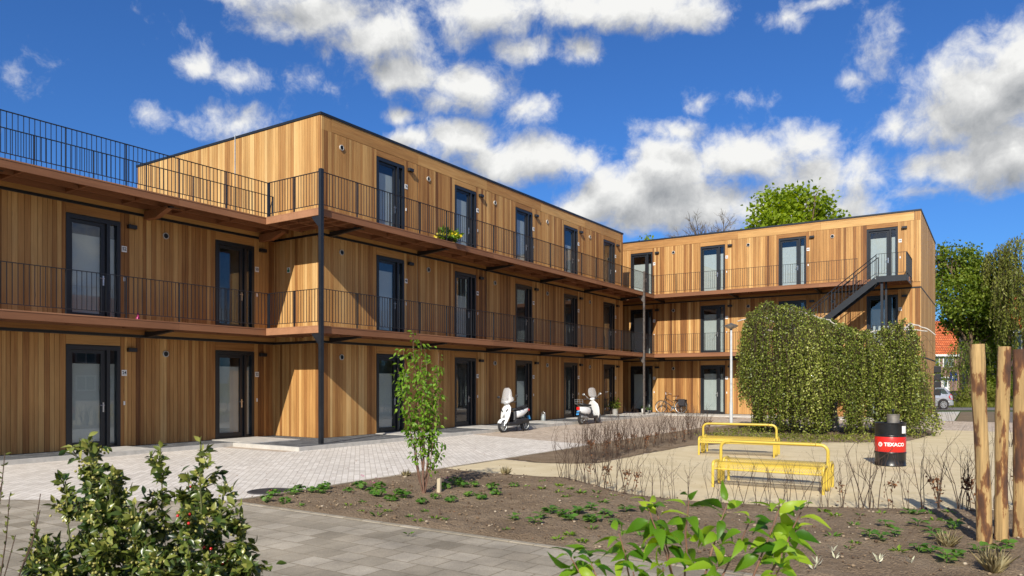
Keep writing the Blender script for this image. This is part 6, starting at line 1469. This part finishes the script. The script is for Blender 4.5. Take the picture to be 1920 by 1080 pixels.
# leafy shrub at the bottom right of centre: paired drooping leaves on reddish shoots
rnd = np.random.default_rng(160); zc0 = 2.55; kz = zc0 / F_PX; x, y = at_px(1290, zc0); t = empty('leafy_shrub', (x, y, -.05), YAW, 'shrub with large bright green drooping leaves rising at the bottom edge of the photo', 'shrub'); b = MB(); Ps, Ds, Ns, tn, Ln, Wd = [], [], [], [], [], []
SHO = [((1208, 940), (1262, 1095), -.05, 5), ((1236, 962), (1268, 1095), .05, 5), ((1292, 938), (1284, 1095), .0, 6), ((1372, 948), (1322, 1095), .05, 5), ((1400, 968), (1340, 1095), -.05, 4), ((1462, 950), (1405, 1098), .0, 6), ((1492, 955), (1425, 1098), -.05, 7), ((1505, 1000), (1440, 1098), .06, 5), ((1160, 1000), (1185, 1098), .0, 5), ((1068, 1040), (1110, 1105), -.04, 4), ((1105, 1050), (1130, 1105), .05, 4), ((1232, 1050), (1240, 1105), -.1, 4), ((1330, 1050), (1320, 1105), -.1, 4), ((1440, 1045), (1420, 1105), -.12, 4), ((1178, 1058), (1190, 1105), -.1, 3)]
for (tp, bp, dy, nl) in SHO:
    e = np.array([(tp[0] - 1290) * kz, dy, zpx(tp[1], zc0) + .05]); m0 = np.array([(bp[0] - 1290) * kz, dy * .6, zpx(bp[1], zc0) + .05]); s0 = np.array([(bp[0] - 1290) * kz * .35, 0, -.05])
    P = np.concatenate([limb_pts(s0, m0, 0, 6, rnd, .01), limb_pts(m0, e, 0, 6, rnd, .015)[1:]]); f = np.linspace(0, 1, 11); b.tube([tuple(p) for p in P], list(np.linspace(.006, .002, 11)), 6); rot = rnd.uniform(0, 3)
    for j in range(nl + 1):
        s = 1 - .05 * j; q = np.array([np.interp(s, f, P[:, c]) for c in range(3)]); rot += PI / 2 + rnd.normal(0, .3)
        for sg in (0, PI):
            a = rot + sg; d = np.array([math.cos(a), math.sin(a), rnd.uniform(-.35, .5) if j > 1 else rnd.uniform(.4, 1.3)]); d /= np.linalg.norm(d); ln = rnd.uniform(.06, .105) * (.7 if j == 0 else .92); Ps.append(q + d * .012); Ds.append(d); Ns.append(np.array([-d[0] * .5, -d[1] * .5 - .35, .8]) + rnd.normal(0, .5, 3)); tn.append(np.clip(rnd.normal(.45, .3), 0, 1)); Ln.append(ln); Wd.append(ln * rnd.uniform(.42, .56))
b.build('stem', plain('reddish_shoot', (.20, .10, .065), .6, var=.25), t, smooth=60)
V, Fc, k = leaves(np.array(Ps), np.array(Ds), np.array(Ns), np.array(Ln), np.array(Wd), .2, .75, fine=True); quick_mesh('foliage', V, Fc, M['shrubleaf'], t, np.repeat(np.array(tn), k), smooth=True)

# ------------------------------------------------------------------ potted plants
def potted(loc, label, pot_r, pot_h, leafm, nl, leaf, spread, height, seed, flower=None, pm=None):
    rnd = np.random.default_rng(seed); t = empty('potted_plant', loc, 0, label, 'potted plant'); b = MB(); b.lathe([(.001, 0), (pot_r * .75, 0), (pot_r, pot_h), (pot_r * 1.06, pot_h), (pot_r * 1.06, pot_h + .02), (pot_r * .9, pot_h + .02), (pot_r * .88, pot_h - .02), (.001, pot_h - .02)], n=20); b.build('pot', pm or M['greypot'], t, smooth=40)
    d = rdirs(nl, rnd); d[:, 2] = np.abs(d[:, 2]) + .25; d = unit(d); P = np.array([0, 0, pot_h]) + d * [spread, spread, height] * rnd.uniform(.2, 1, (nl, 1)); V, Fc = sticks(np.tile([0, 0, pot_h - .02], (nl, 1)) + rnd.normal(0, .02, (nl, 3)) * [1, 1, 0], P, .003, .002, 3); quick_mesh('stem', V, Fc, leafm, t, np.full(len(Fc), .4))
    V, Fc, k = leaves(P, d + rnd.normal(0, .5, (nl, 3)), rdirs(nl, rnd) + [0, 0, .8], rnd.uniform(.7, 1.2, nl) * leaf, leaf * .4, .15, .3, fine=True); quick_mesh('foliage', V, Fc, leafm, t, np.repeat(rnd.random(nl), k), smooth=True)
    if flower:
        q = np.array([0, 0, pot_h]) + unit(rdirs(flower, rnd) * [1, 1, .6] + [0, 0, .7]) * [spread * 1.1, spread * 1.1, height * 1.15] * rnd.uniform(.8, 1.05, (flower, 1)); V, Fc, T = lobed(q, rdirs(flower, rnd) + [.4, -.4, .4], rnd.uniform(.035, .055, flower), rnd, rnd.random(flower)); quick_mesh('flowers', V, Fc, M['petal'], t, T)
    return t
potted((EB - .28, 19.45, Z2 + .002), 'pot of yellow daffodils on the top gallery behind the railing', .16, .10, M['youngleaf'], 160, .24, .42, .32, 170, 70, M['darkplastic'])
potted((-16.15, 34.15, .0), 'leafy green plant in a grey pot beside the last door of the long wing', .16, .30, M['darkleaf'], 90, .16, .30, .55, 171)
potted((-16.2, 37.85, .0), 'small plant in a pale pot at the corner door, left of its neighbour', .12, .20, M['herbleaf'], 60, .09, .16, .22, 172, None, M['white'])
potted((-15.78, 37.7, .0), 'low plant in a grey pot nearest the corner post and bicycle', .10, .14, M['herbleaf'], 60, .08, .15, .18, 173)
